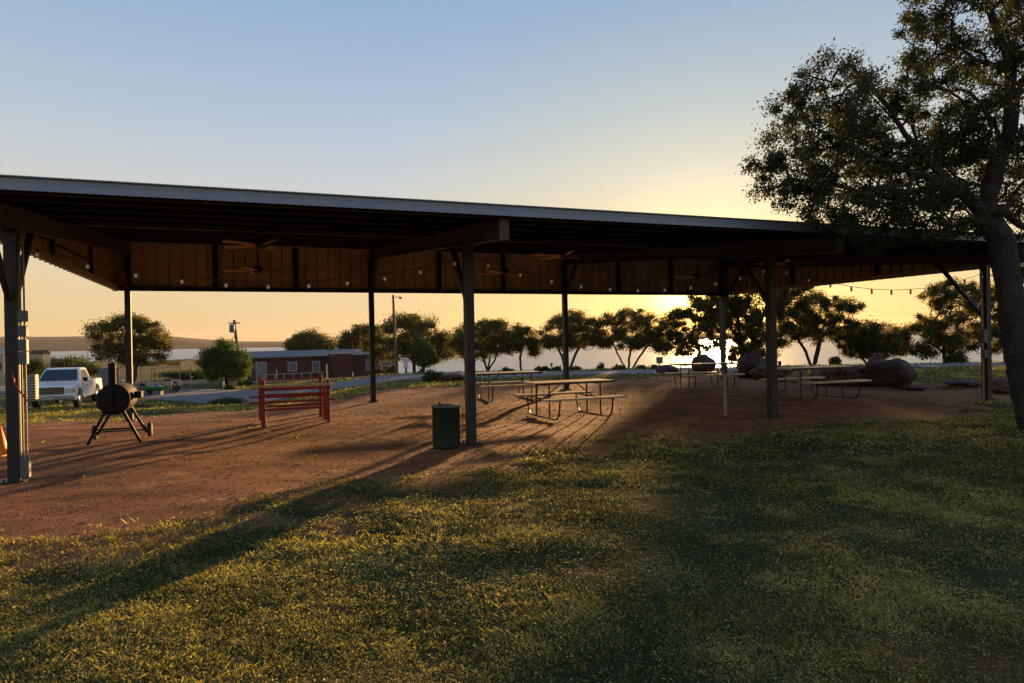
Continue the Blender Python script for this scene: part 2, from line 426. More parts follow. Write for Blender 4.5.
for i in range(4):
    mb = MB(); a = i * S
    A_, B_ = P(a, -1.64, zr(-1.64)), P(a, 9.09, zr(9.09))
    off = UP * (DEP / 2)
    mb.beam(A_ + off, B_ + off, .014, DEP - .03)
    mb.beam(A_ + UP * .008, B_ + UP * .008, .13, .016); mb.beam(A_ + UP * (DEP - .008), B_ + UP * (DEP - .008), .13, .016)
    mb.box(P(a, -1.647, zr(-1.64) + DEP / 2), (.14, .012, DEP + .004), RV, QV)
    if i in (0, 3):
        k = 1 if i == 0 else -1
        mb.beam(P(a + k * .062, -1.60, zr(-1.60) + DEP / 2), P(a + k * .062, 9.05, zr(9.05) + DEP / 2), .006, DEP - .035)
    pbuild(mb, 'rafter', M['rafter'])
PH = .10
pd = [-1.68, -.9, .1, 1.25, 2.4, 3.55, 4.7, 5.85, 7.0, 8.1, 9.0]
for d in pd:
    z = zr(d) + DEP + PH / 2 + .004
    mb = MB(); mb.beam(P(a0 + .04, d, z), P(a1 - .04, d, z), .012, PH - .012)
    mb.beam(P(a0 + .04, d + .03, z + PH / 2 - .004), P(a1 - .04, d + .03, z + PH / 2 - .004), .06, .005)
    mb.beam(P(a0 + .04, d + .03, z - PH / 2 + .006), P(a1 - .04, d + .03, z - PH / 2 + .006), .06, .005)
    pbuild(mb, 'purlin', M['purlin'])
# ribbed sheets
def ribs(length, pitch=.30, h=.055):
    pts = [(0, 0)]; x = 0
    while x < length - pitch:
        pts += [(x + pitch * .78, 0), (x + pitch * .82, h), (x + pitch * .96, h), (x + pitch, 0)]; x += pitch
    pts.append((length, 0)); return pts
def sheet(fn, length, lo, hi, thick=.003, pitch=.3):
    """fn(u, n, v): u along, n normal offset, v from 0..1 between lo and hi"""
    pr = ribs(length, pitch); mb = MB(); n = len(pr)
    vs = [fn(u, w, 0) for u, w in pr] + [fn(u, w, 1) for u, w in pr] + [fn(u, w + thick, 0) for u, w in pr] + [fn(u, w + thick, 1) for u, w in pr]
    fs = []
    for k in range(n - 1):
        fs += [(k, k + 1, n + k + 1, n + k), (2 * n + k, 3 * n + k, 3 * n + k + 1, 2 * n + k + 1), (k, 2 * n + k, 2 * n + k + 1, k + 1), (n + k, n + k + 1, 3 * n + k + 1, 3 * n + k)]
    return mb.add(vs, fs)
zd = lambda d: zr(d) + DEP + PH + .012
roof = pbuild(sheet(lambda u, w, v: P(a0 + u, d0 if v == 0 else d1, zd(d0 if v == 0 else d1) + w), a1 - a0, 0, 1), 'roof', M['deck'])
mb = MB(); zf = zd(d0)
mb.box(P((a0 + a1) / 2, d0 - .012, zf - .01), (a1 - a0 + .06, .010, .135), RV, QV)
mb.box(P((a0 + a1) / 2, d0 - .03, zf + .062), (a1 - a0 + .06, .05, .012), RV, QV)
mb.box(P((a0 + a1) / 2, d0 - .022, zf - .078), (a1 - a0 + .06, .03, .008), RV, QV)
mb.box(P((a0 + a1) / 2, d0 - .019, zf + .012), (a1 - a0 + .06, .005, .012), RV, QV)
pbuild(mb, 'fascia', M['fascia'])
for aa in (a0 - .02, a1 + .02):
    mb = MB().beam(P(aa, d0, zd(d0) - .01), P(aa, d1, zd(d1) - .01), .012, .15); pbuild(mb, 'rake_trim', M['fascia'])
ZB = 3.07
pbuild(sheet(lambda u, w, v: P(a0 + u, d1 + .02 + w, ZB if v == 0 else zd(d1) - .02), a1 - a0, 0, 1, pitch=.305), 'skirt_panel', M['cladding'])
for aa, sg in ((a0, -1), (a1, 1)):
    pbuild(sheet(lambda u, w, v: P(aa + sg * (.005 + w), -.12 + u, ZB if v == 0 else zd(-.12 + u) - .06), d1 + .15, 0, 1, pitch=.305), 'skirt_panel', M['cladding_lit'])
for aa in (a0 - .03, a1 + .03): pbuild(MB().box(P(aa, d1 + .035, (ZB + zd(d1)) / 2 - .02), (.13, .12, zd(d1) - ZB - .03), RV, QV), 'corner_trim', M['cladding'])
# girts and studs behind the skirt
mb = MB().beam(P(a0, d1 - .03, ZB + .05), P(a1, d1 - .03, ZB + .05), .06, .10); pbuild(mb, 'girt', M['purlin'])
for aa in (a0 + .035, a1 - .035):
    pbuild(MB().beam(P(aa, -.1, ZB + .06), P(aa, d1 - .07, ZB + .06), .05, .12), 'girt', M['cladding_lit'])
    for dd in (3.0, 6.0):
        pbuild(MB().box(P(aa, dd, (ZB + .12 + zr(dd) + DEP) / 2), (.05, .12, zr(dd) + DEP - ZB - .12), RV, QV), 'stud', M['purlin'])
    if aa < 1:
        pbuild(MB().beam(P(aa - .01, 1.0, ZB + .32), P(aa - .01, 6.0, ZB + .38), .03, .03), 'girt', M['purlin'])
for i in range(3):
    for k in (1, 2):
        aa = (i + k / 3) * S
        pbuild(MB().box(P(aa, d1 - .035, (ZB + .102 + zr(9) + DEP) / 2), (.13, .07, zr(9) + DEP - ZB - .102), RV, QV), 'stud', M['purlin'])
# conduit under the roof
mb = MB().tube([P(a0 + .1, 2.7, zr(2.7) + DEP - .02), P(a1 - .1, 2.7, zr(2.7) + DEP - .02)], .011, 6); pbuild(mb, 'conduit', M['conduit'])
# electrical gear on the left front post and the right front post
def gear(a, side, boxes, z1=3.0, d=0):
    for off in (.085, .125):
        pbuild(MB().tube([P(a + side * off, d, .1), P(a + side * off, d, z1)], .011, 8), 'conduit', M['conduit'])
    for zc, w, h in boxes:
        o = pbuild(MB().box(P(a + side * .115, d - .03, zc), (w * .85, .10, h), RV, QV), 'junction_box', M['greybox'], bevel=.006)
gear(0, 1, [(2.07, .11, .14), (1.88, .11, .14), (1.70, .11, .15), (1.54, .11, .16), (.16, .11, .26)])
bx = pbuild(MB().box(P(.215, -.05, 1.17), (.09, .14, .32), RV, QV), 'breaker_box', M['greybox'], bevel=.006)
for k in range(9): MB().box(P(.215, -.124, 1.03 + k * .035), (.08, .008, .012), RV, QV).build('vent_slat', M['galv'], bx)
MBc = MB().tube([P(.02, -.10, 1.36), P(.04, -.14, 1.25), P(.08, -.13, 1.15), P(.13, -.12, 1.06), P(.17, -.12, 1.0)], .010, 6)
gear(3 * S, -1, [(1.55, .14, .30), (1.15, .10, .18)], 3.0)
# all children of sub-parts were built in world space under world-built parts (identity transforms), so nothing to shift

co = tag(MBc.build('extension_cord', M['orangecord']), 'short orange cord looped on the left front post', 'cord')

# ------------------------------------------------------------------ string lights
bl = ['string of bulbs sagging between the left front post and the post by the green bin',
      'string of bulbs sagging across the middle bay of the pavilion front', 'string of bulbs sagging towards the right front post by the oak']
for i in range(3):
    st = empty('string_light', P(i * S, -.1, 2.95), 0, bl[i], 'string light', 'strings of bulbs along the pavilion front')
    inv = Matrix.Translation(-Vector(st.location))
    n = 11; pts = []
    zz = lambda t: 2.98 - .46 * (1 - (2 * t - 1) ** 2) + .02
    for k in range(41):
        t = k / 40; pts.append(P((i + t) * S, -.1, zz(t)))
    o = MB().tube(pts, .006, 5).build('wire', M['wire']); o.parent = st; o.matrix_parent_inverse = inv
    for k in range(n):
        t = (k + .55) / n; p = P((i + t) * S, -.1, zz(t))
        b = MB().lathe([(0.0, -.105), (.013, -.102), (.021, -.088), (.023, -.075), (.020, -.058), (.013, -.045)], p, 12).build('bulb', M['bulb'])
        b.parent = st; b.matrix_parent_inverse = inv
        s_ = MB().lathe([(.0, -.046), (.017, -.046), (.019, -.02), (.012, 0.0), (0, .002)], p, 10).build('socket', M['socket'], b)

# ------------------------------------------------------------------ ceiling fans
def make_fan(pos, rz, rod, label, r=.76):
    t = empty('ceiling_fan', pos, rz, label, 'ceiling fan', 'ceiling fans under the pavilion roof')
    MB().lathe([(0, 0), (.06, 0), (.05, -.06), (.02, -.07)], (0, 0, 0), 14).build('canopy', M['fanmotor'], t)
    MB().tube([(0, 0, -.05), (0, 0, -rod)], .013, 8).build('rod', M['fanmotor'], t)
    MB().lathe([(0, -rod + .05), (.05, -rod + .04), (.11, -rod), (.12, -rod - .06), (.09, -rod - .11), (.04, -rod - .14), (0, -rod - .14)], (0, 0, 0), 18).build('motor', M['fanmotor'], t)
    for k in range(5):
        a = k * 2 * math.pi / 5; X = Vector((math.cos(a), math.sin(a), 0)); Y = Vector((-math.sin(a), math.cos(a), 0))
        Yt = (Y + UP * .22).normalized()
        z = UP * (-rod - .07)
        pr = [(.10, -.02), (.18, -.055), (r - .06, -.075), (r - .01, -.05), (r, 0), (r - .01, .05), (r - .06, .075), (.18, .055), (.10, .02)]
        vs = [X * u + Yt * v + z for u, v in pr]; nn = X.cross(Yt) * .009
        n = len(pr)
        MB().add(vs + [v + nn for v in vs], [tuple(range(n - 1, -1, -1)), tuple(range(n, 2 * n))] + [(q, (q + 1) % n, n + (q + 1) % n, n + q) for q in range(n)]).build('blade', M['fanblade'], t)
    return t
fl = [('ceiling fan in the left bay nearer the front eave', 'ceiling fan in the left bay hanging low before the brown skirt panels'),
      ('ceiling fan in the middle bay nearer the front eave', 'ceiling fan in the middle bay close to the back skirt panels'),
      ('ceiling fan nearest the oak, behind the third front post', 'ceiling fan in the right bay close to the back skirt panels')]
for i in range(3):
    for j, d in enumerate((2.7, 6.3)):
        z = zr(d) + DEP
        make_fan(P((i + .5) * S, d, z), .35 + i * .7 + j * .5, (.20, .62)[j] if i == 0 else (.22, .55)[j], fl[i][j])

# ------------------------------------------------------------------ picnic tables
def make_table():
    t = empty('picnic_table')
    L = 1.83
    MB().box((0, 0, .735), (L, .72, .04)).build('tabletop', M['tabletop'], t, bevel=.012)
    ed = MB()
    for sy in (-1, 1): ed.box((0, sy * .372, .733), (L - .01, .012, .046))
    ed.build('edge_band', M['tubeblk'], t)
    for sy in (-1, 1): MB().box((0, sy * .72, .435), (L, .27, .038)).build('bench', M['tabletop'], t, bevel=.012)
    for sx in (-1, 1):
        x = sx * .60
        mb = MB()
        # bent tube: bench support, sweeping to the floor rail, and up the other side
        ptsl = []
        ptsl += [(x, -.84, .405), (x, -.80, .36), (x, -.79, .22), (x, -.74, .10), (x, -.66, .035), (x, -.5, .02)]
        ptsl += [(x, .5, .02), (x, .66, .035), (x, .74, .10), (x, .79, .22), (x, .80, .36), (x, .84, .405)]
        mb.tube(ptsl, .017, 8)
        mb.tube([(x, -.84, .405), (x, .84, .405)], .015, 8)
        for sy in (-1, 1):
            mb.tube([(x - .055 * sy, sy * .20, .02), (x - .055 * sy, sy * .20, .715)], .018, 8)
        mb.tube([(x - .055, .30, .70), (x - .055, -.30, .70)], .016, 6)
        mb.tube([(x, 0, .40), (x - sx * .42, 0, .705)], .012, 6)
        mb.build('leg_frame', M['tubeblk'], t)
    return t
tb = [(505.5, 18.4, 17, 'picnic table seen behind the post by the green bin'),
      (567.5, 14.4, 22, 'tan picnic table nearest the front, just right of the green bin'),
      (703, 20.6, 8, 'picnic table farthest back beneath the low sun glow'),
      (813, 16.4, 17, 'picnic table between the third post and the big boulder')]
proto = make_table()
for k, (x, Y, th, lab) in enumerate(tb):
    o = proto if k == 0 else copy_tree(proto)
    o.location = onground(x, Y) + Vector((0, 0, .0)); o.rotation_euler = (0, 0, R(th))
    tag(o, lab, 'picnic table', 'picnic tables under the pavilion')

# ------------------------------------------------------------------ bin
p = onground(444.5, 10.55); t = empty('trash_bin', p, .3, 'dark green trash bin standing left of the second front post', 'trash bin')
prof = [(0, .0), (.205, .0), (.212, .02), (.215, .05)]
for k in (): prof += [(.215, .16 * k - .02), (.222, .16 * k), (.215, .16 * k + .02)]
prof += [(.215, .62), (.224, .63), (.224, .65), (.205, .65), (.2, .4)]
MB().lathe(prof, (0, 0, 0), 28).build('barrel', M['bin'], t)
MB().lathe([(0, .69), (.10, .685), (.19, .668), (.232, .655), (.234, .640), (.22, .640)], (0, 0, 0), 28).build('lid', M['binlid'], t)
h = MB().tube([(-.12, -.1, .672), (-.12, -.1, .71), (-.10, -.07, .72), (-.10, -.06, .672)], .01, 6); h.build('handle', M['black'], t)
h = MB().tube([(.21, -.03, .62), (.25, -.03, .63), (.262, -.03, .59), (.255, -.03, .2), (.24, -.03, .1)], .007, 6); h.build('side_strap', M['binlid'], t)

# ------------------------------------------------------------------ smoker
p = onground(112, 11.6); t = empty('barrel_smoker', p, .36, 'black barrel smoker grill with chimney and splayed legs on the dirt', 'smoker')
rr_ = .255; zc = .76
MB().lathe([(0, -.02), (rr_ * .85, -.015), (rr_ - .01, 0), (rr_, .02), (rr_, .88), (rr_ - .01, .9), (rr_ * .85, .915), (0, .92)], (0, 0, zc), 30, 'y').build('barrel', M['black'], t)
mb = MB()
for y in (.0, .9): mb.lathe([(rr_ + .001, -.012), (rr_ + .010, -.008), (rr_ + .010, .008), (rr_ + .001, .012)], (0, y, zc), 30, 'y')
mb.build('hoop', M['black'], t)
ch = MB().tube([(-.03, .12, zc + .16), (-.03, .12, zc + .60)], .062, 14); c_ = ch.build('chimney', M['black'], t)
MB().lathe([(.07, 0), (.072, .012), (0, .03)], (-.03, .12, zc + .60), 14).build('cap', M['black'], c_)
for y in (.06, .82):
    for sx in (-1, 1):
        MB().beam((sx * .13, y, zc - .19), (sx * .40, y - .02, .0 if y < .1 else .08), .045, .045).build('leg', M['black'], t)
MB().beam((-.30, .06, .25), (.30, .06, .25), .03, .03).build('crossbar', M['black'], t)
for sx in (-1, 1):
    w = MB().lathe([(0, -.035), (.09, -.035), (.125, -.03), (.13, -.01), (.13, .02), (.12, .035), (0, .035)], (sx * .44, .82, .13), 20, 'x').build('wheel', M['rubber'], t)
MB().tube([(-.44, .82, .13), (.44, .82, .13)], .012, 8).build('axle', M['black'], t)
MB().box((rr_ + .08, .35, zc + .05), (.12, .22, .12)).build('firebox_handle', M['black'], t, bevel=.01)
MB().box((0, -.024, zc), (.012, .02, rr_ * 1.6)).build('seam', M['black'], t)

# ------------------------------------------------------------------ red rack
p = onground(292, 14.2); t = empty('saddle_rack', Vector((0, 0, 0)), 0, 'red painted rail rack with cream top board on the dirt', 'rack')
fl_ = onground(262, 13.6); ang = .30
t.location = fl_; t.rotation_euler = (0, 0, .37)
def lp(u, v, z): return (u, v, z)
LR = 1.26
for u, v, hgt_ in ((0, 0, .94), (0, .75, .92), (-.03, 1.35, .95), (LR, 0, .90), (LR, .72, .72), (LR - .02, 1.35, .98)):
    MB().box((u, v, hgt_ / 2), (.075, .075, hgt_)).build('post', M['red'], t, bevel=.006)
    MB().box((u + (.05 if u < .5 else -.05), v - .03, .035), (.05, .10, .07)).build('foot', M['trimwhite'], t, bevel=.01)
def rail(u0, u1, v, z, w, h, mm='red', name='rail', dz=0): MB().beam((u0, v, z), (u1, v, z + dz), w, h).build(name, M[mm], t, bevel=.004)
rail(-.22, LR + .06, -.075, .82, .07, .05, 'cream', 'top_board')
rail(-.04, LR + .05, -.07, .755, .05, .06)
rail(-.25, LR + .15, -.06, .50, .045, .045); rail(.03, LR, .05, .34, .04, .05)
rail(-.05, LR + .04, 1.30, .88, .035, .035); rail(-.05, LR + .04, 1.30, .72, .035, .035)
rail(-.05, LR + .04, -.06, .64, .035, .05); rail(-.05, LR + .04, 1.30, .30, .04, .05)
rail(-.25, LR + .12, .68, .56, .04, .04); rail(-.05, LR + .04, 1.30, .50, .04, .04)
for u in (0, LR): rail_ = MB().beam((u, .0, .60), (u, 1.35, .60), .04, .06).build('rail', M['red'], t)

# ------------------------------------------------------------------ white stake near the third post
p = onground(724, 13.4)
t = tag(MB().tube([p + Vector((0, 0, -.05)), p + Vector((0, 0, .80))], .035, 12).lathe([(.040, .78), (.042, .81), (0, .83)], p, 12).build('pipe_stub', M['conduit']), 'pale upright pipe stub in the dirt before the farthest table', 'pipe')

# ------------------------------------------------------------------ trees
def grow_tree(rs, trunks, lobes, n_t, step, r_base, wander=.12):
    nodes = []; par = []; 
    for poly in trunks:
        start = None
        poly = [np.array(q, float) for q in poly]
        if nodes:
            dd = [np.linalg.norm(n - poly[0]) for n in nodes]; start = int(np.argmin(dd))
        else: nodes.append(poly[0]); par.append(-1); start = 0
        cur = start
        for k in range(1, len(poly)):
            a = nodes[cur].copy(); b = poly[k]; n = max(1, int(np.linalg.norm(b - a) / step))
            for q in range(1, n + 1):
                pnt = a + (b - a) * q / n + (rs.randn(3) * step * wander * .6 if q < n else 0)
                nodes.append(pnt); par.append(cur); cur = len(nodes) - 1
    ntr = len(nodes)
    vol = np.array([l[1][0] * l[1][1] * l[1][2] for l in lobes]) ** .7; vol /= vol.sum()
    T = []
    for _ in range(n_t):
        l = lobes[rs.choice(len(lobes), p=vol)]
        v = rs.randn(3); v /= np.linalg.norm(v); rad = rs.rand() ** .38
        T.append(np.array(l[0]) + v * rad * np.array(l[1]))
    T = np.array(T)
    NN = np.array(nodes)
    D = np.min(np.linalg.norm(T[:, None] - NN[None], axis=2), axis=1)
    order = np.argsort(D)
    buf = np.zeros((n_t * 14 + len(nodes) + 50, 3)); buf[:len(nodes)] = NN; cnt = len(nodes)
    plen = np.zeros(len(buf))
    for k in range(1, cnt): plen[k] = plen[par[k]] + np.linalg.norm(buf[k] - buf[par[k]])
    tips = []
    for oi in order:
        q = T[oi]; dd = np.linalg.norm(buf[:cnt] - q, axis=1)
        cost = dd + .22 * plen[:cnt]
        cur = int(np.argmin(cost)); L = dd[cur]
        n = max(1, min(12, int(L / step))); a = buf[cur].copy()
        bend = rs.randn(3) * L * wander; bend[2] += L * .10
        for s_ in range(1, n + 1):
            t_ = s_ / n; pnt = a + (q - a) * t_ + bend * math.sin(math.pi * t_) 
            if cnt >= len(buf) - 1: break
            buf[cnt] = pnt; par.append(cur); plen[cnt] = plen[cur] + np.linalg.norm(pnt - buf[cur]); cur = cnt; cnt += 1
        tips.append(cur)
    N_ = buf[:cnt]; par = np.array(par[:cnt]); w = np.zeros(cnt); w[tips] = 1
    for k in range(cnt - 1, 0, -1): w[par[k]] += w[k] + .0001
    rad = r_base * (np.maximum(w, .4) / w[0]) ** .5
    return N_, par, rad, w
def branch_mesh(N_, par, rad, ns=6, rmin=.004):
    ch = np.arange(1, len(N_)); ch = ch[rad[ch] > rmin]
    a = N_[par[ch]]; b = N_[ch]; ra = np.minimum(rad[par[ch]], rad[ch] * 1.35); rb = rad[ch]
    d = b - a; L = np.linalg.norm(d, axis=1); ok = L > 1e-5; a, b, ra, rb, d, L = a[ok], b[ok], ra[ok], rb[ok], d[ok], L[ok]
    d = d / L[:, None]; b = b + d * rb[:, None] * .35
    ref = np.tile([0., 0., 1.], (len(d), 1)); ref[np.abs(d[:, 2]) > .9] = [1, 0, 0]
    x = np.cross(d, ref); x /= np.linalg.norm(x, axis=1)[:, None]; y = np.cross(d, x)
    th = np.arange(ns) * 2 * np.pi / ns
    c = np.cos(th)[None, :, None]; s = np.sin(th)[None, :, None]
    ring = x[:, None] * c + y[:, None] * s
    def rough(c0, r0):
        Q = c0[:, None] + ring * r0[:, None, None]
        if ns < 12: return Q
        big = np.clip((r0 - .03) / .1, 0, 1)[:, None]
        u_ = np.arctan2(ring[..., 1], ring[..., 0]) * .16
        k_ = 1 + big * (.34 * vnoise(u_ * 6 + Q[..., 2] * .15, Q[..., 2] * .5, .11) + .26 * vnoise(Q[..., 0], Q[..., 2] + Q[..., 1], .22))
        return c0[:, None] + ring * (r0[:, None] * k_)[..., None]
    V = np.concatenate([rough(a, ra), rough(b, rb)], 1)
    n = len(a); base = (np.arange(n) * 2 * ns)[:, None]; k = np.arange(ns)[None]; k2 = (k + 1) % ns
    Fq = np.stack([base + k, base + k2, base + ns + k2, base + ns + k], -1).reshape(-1, 4)
    return V.reshape(-1, 3), Fq
def leaf_mesh(rs, C, size, asp=.5, droop=0.):
    n = len(C)
    d = rs.randn(n, 3); d[:, 2] -= droop; d /= np.linalg.norm(d, axis=1)[:, None]
    e = rs.randn(n, 3); e -= d * np.sum(e * d, 1)[:, None]; e /= np.linalg.norm(e, axis=1)[:, None]
    s = size * (.6 + .8 * rs.rand(n))[:, None]
    V = np.stack([C - d * s * .5, C + e * s * asp * .5, C + d * s * .5, C - e * s * asp * .5], 1)
    Fq = np.arange(n * 4).reshape(n, 4)
    return V.reshape(-1, 3), Fq
def tree(name, label, cat, seed, trunks, lobes, n_t, n_leaf, leaf, r_base, sig, leafm, step=.35, wander=.12, wmax=2.2, group=None, ns=6, droop=.0, asp=.5):
    rs = np.random.RandomState(seed)
    N_, par, rad, w = grow_tree(rs, trunks, lobes, n_t, step, r_base, wander)
    b = Vector(trunks[0][0])
    t = empty(name, b, 0, label, cat, group); inv = Matrix.Translation(-b)
    V, Fq = branch_mesh(N_, par, rad, ns, r_base * .02)
    o = np_mesh('trunk', V, Fq, M['bark'], None, smooth=True); o.parent = t; o.matrix_parent_inverse = inv
    cand = np.where((w <= wmax) & (w > 0))[0]; cand = cand[cand > 3]
    zmin = min(q[0][2] - q[1][2] for q in lobes)
    k = rs.choice(cand, n_leaf)
    # clumps: each node carries its own scatter and tone
    cs = sig * (.55 + .9 * rs.rand(len(N_))); ct = rs.rand(len(N_))
    C = N_[k] + rs.randn(n_leaf, 3) * cs[k][:, None] * np.array([1, 1, .75])
    V, Fq = leaf_mesh(rs, C, leaf, asp, droop)
    tone = np.clip(.55 * ct[k] + .45 * rs.rand(n_leaf), 0, 1)
    o = np_mesh('crown', V, Fq, leafm, None, attr={'tone': np.repeat(tone, 4)}); o.parent = t; o.matrix_parent_inverse = inv
    return t
def px_lobe(x, y, Y, rx, ry, rd=None):
    c = at(x, y, Y); k = Y / F
    return (tuple(c), (rx * k, (rd if rd else rx) * k, ry * k))
def ppts(lst): return [tuple(at(x, y, Y)) for x, y, Y in lst]

# big live oak on the right
Y0 = 10.4
bz = onground(1033, Y0)
trk = [[(bz.x, bz.y, bz.z - .15)] + ppts([(1028, 405, Y0), (1019, 360, Y0), (1013, 316, Y0 - .02), (1007, 270, Y0), (1001, 240, Y0), (985, 215, Y0 + .05), (960, 190, Y0 - .1), (925, 160, Y0 - .3), (890, 108, Y0 - .5), (865, 82, Y0 - .6)]),
       ppts([(985, 225, Y0), (1000, 208, Y0 + .1), (1020, 225, Y0 + .4), (1040, 235, Y0 + .8), (1075, 200, Y0 + 1.2), (1110, 130, Y0 + 1.2)]),
       ppts([(985, 215, Y0), (995, 170, Y0 - .1), (1010, 130, Y0 - .1), (1012, 95, Y0), (1009, 60, Y0), (990, 10, Y0), (975, -50, Y0)]),
       ppts([(1010, 68, Y0), (985, 63, Y0 - .2), (955, 58, Y0 - .4), (925, 50, Y0 - .4)]),
       ppts([(960, 190, Y0), (930, 205, Y0 + .3), (880, 195, Y0 + .5), (835, 185, Y0 + .4), (790, 180, Y0 + .3)]),
       ppts([(950, 184, Y0), (905, 170, Y0 - .6), (860, 150, Y0 - .9), (820, 130, Y0 - 1)]),
       ppts([(1012, 95, Y0), (1040, 60, Y0 + .5), (1075, 10, Y0 + .8)])]
lobes = [px_lobe(828, 108, Y0 - .4, 56, 50), px_lobe(850, 216, Y0 - .3, 55, 14), px_lobe(955, 226, Y0 - .4, 50, 18), px_lobe(795, 165, Y0 - .2, 45, 36), px_lobe(870, 130, Y0 + .6, 50, 50), px_lobe(920, 175, Y0 + .9, 70, 45), px_lobe(930, 20, Y0, 38, 40), px_lobe(800, 85, Y0 - .3, 20, 22), px_lobe(800, 185, Y0 + .1, 50, 28), px_lobe(862, 165, Y0, 62, 48), px_lobe(905, 205, Y0 - .2, 62, 26),
         px_lobe(930, 120, Y0, 60, 52), px_lobe(975, 40, Y0, 60, 55), px_lobe(1030, 110, Y0 + .2, 80, 70), px_lobe(960, 165, Y0 + .6, 70, 45), px_lobe(850, 78, Y0 - .5, 30, 30),
         px_lobe(1000, -60, Y0, 90, 60), px_lobe(1100, 30, Y0, 90, 90), px_lobe(1110, 170, Y0 + .3, 70, 70), px_lobe(1000, 200, Y0 + .8, 60, 36), px_lobe(770, 165, Y0, 22, 14), px_lobe(895, 232, Y0 - .2, 50, 14),
         px_lobe(930, 60, Y0, 30, 28), px_lobe(1050, 250, Y0 + .8, 40, 30)]
tree('live_oak', 'large spreading live oak with leaning trunk at the right end of the pavilion', 'tree', 11, trk, lobes, 1500, 225000, .046, .175, .078, M['leaf_oak'], step=.16, wander=.14, wmax=3.2, ns=18, droop=.2)

TG = 'trees along the lake shore'
def shore(label, seed, bx, stems, lobespx, Y, nl, leafm='leaf_far', rb=.16, nt=150, leaf=.17, sig=.24, cat='tree', name='shore_tree', group=TG, wmax=2.2):
    g = onground(bx, Y); trunks = []
    for k, st in enumerate(stems):
        pl = [tuple(at(x, y, Y + dy)) for x, y, dy in st]
        if k == 0: trunks.append([(g.x, g.y, g.z - .2)] + pl)
        else: trunks.append([(g.x, g.y, g.z)] + pl)
    lb = [px_lobe(x, y + ry * .27, Y, rx * 1.15, ry * 1.22, rx * .95) for x, y, rx, ry in lobespx]
    return tree(name, label, cat, seed, trunks, lb, int(nt * 1.7), int(nl * 3.8), leaf * .88, rb, sig * .98, M[leafm], step=.35, group=group, wmax=wmax)
shore('rounded tree behind the left back post', 21, 131, [[(130, 365, 0), (122, 345, 0)], [(140, 350, 0)]], [(128, 335, 26, 18), (105, 328, 16, 12), (148, 338, 20, 14), (120, 350, 24, 10), (135, 322, 18, 10), (145, 352, 16, 8)], 48, 9000, leaf=.15, sig=.22)
shore('bushy green tree beneath the utility pole with transformer', 22, 226, [[(226, 360, 0)]], [(222, 358, 17, 14), (213, 360, 12, 12), (236, 360, 12, 12), (226, 347, 8, 7), (228, 370, 18, 7)], 54, 7000, 'leaf_green', leaf=.16, sig=.25)
shore('low tree behind the long brick house roof', 23, 312, [[(312, 350, 0)]], [(312, 342, 20, 9), (298, 346, 10, 6), (325, 347, 10, 6), (308, 336, 9, 5)], 92, 5000, leaf=.26, sig=.38)
shore('dark tree at the right end of the brick house', 24, 362, [[(362, 352, 0)]], [(360, 338, 16, 13), (350, 343, 10, 8), (370, 333, 9, 9)], 84, 5000, leaf=.24, sig=.34)
shore('broad dense dark tree right of the lamp pole', 25, 414, [[(414, 360, 0), (412, 345, 0)], [(430, 362, 0), (430, 345, 0)]], [(412, 335, 34, 17), (385, 343, 18, 13), (438, 342, 16, 14), (410, 322, 20, 7), (425, 350, 22, 8), (452, 346, 8, 8)], 66, 12000, rb=.24, leaf=.20, sig=.30)
shore('small bright green tree in front of the dense dark tree', 26, 423, [[(423, 365, 0)]], [(423, 352, 10, 9), (420, 347, 7, 6), (427, 358, 9, 5)], 60, 3000, 'leaf_green', nt=50, leaf=.17, sig=.22)
shore('many stemmed tree right of the second front post', 27, 488, [[(484, 360, 0), (478, 345, 0)], [(490, 358, .5), (492, 340, .5)], [(495, 360, -.5), (502, 342, -.5)]], [(485, 335, 28, 15), (465, 340, 14, 9), (503, 338, 12, 12), (490, 326, 16, 6), (470, 352, 10, 5), (455, 345, 8, 6)], 58, 9000, leaf=.16, sig=.24)
shore('slim small tree leaning right of the many stemmed tree', 28, 521, [[(520, 358, 0), (523, 345, 0)]], [(522, 338, 13, 9), (532, 345, 9, 6), (514, 343, 9, 7), (521, 329, 7, 4)], 60, 4200, nt=70, leaf=.16, sig=.22, rb=.11)
shore('forked tree behind the middle back post', 29, 566, [[(563, 360, 0), (556, 342, 0)], [(574, 358, .4), (582, 340, .4)]], [(572, 322, 22, 12), (556, 328, 14, 10), (590, 328, 16, 12), (574, 340, 26, 8), (550, 340, 8, 6), (598, 344, 8, 6)], 60, 8500, leaf=.16, sig=.23)
shore('spreading tree with three stems left of the sunlit tree', 30, 628, [[(620, 358, 0), (612, 342, 0)], [(630, 355, .4), (632, 340, .4)], [(640, 356, 0), (650, 342, 0)]], [(630, 320, 24, 13), (612, 326, 14, 12), (648, 326, 16, 13), (630, 338, 30, 8), (655, 342, 10, 6)], 60, 9500, leaf=.16, sig=.23)
shore('tree with low hanging crown lit up by the sun', 31, 690, [[(700, 352, 0), (690, 335, 0)]], [(680, 326, 22, 17), (700, 322, 20, 22), (706, 306, 14, 12), (668, 340, 12, 10), (690, 345, 26, 7), (684, 314, 16, 7), (702, 318, 14, 10)], 58, 9500, leaf=.16, sig=.22)
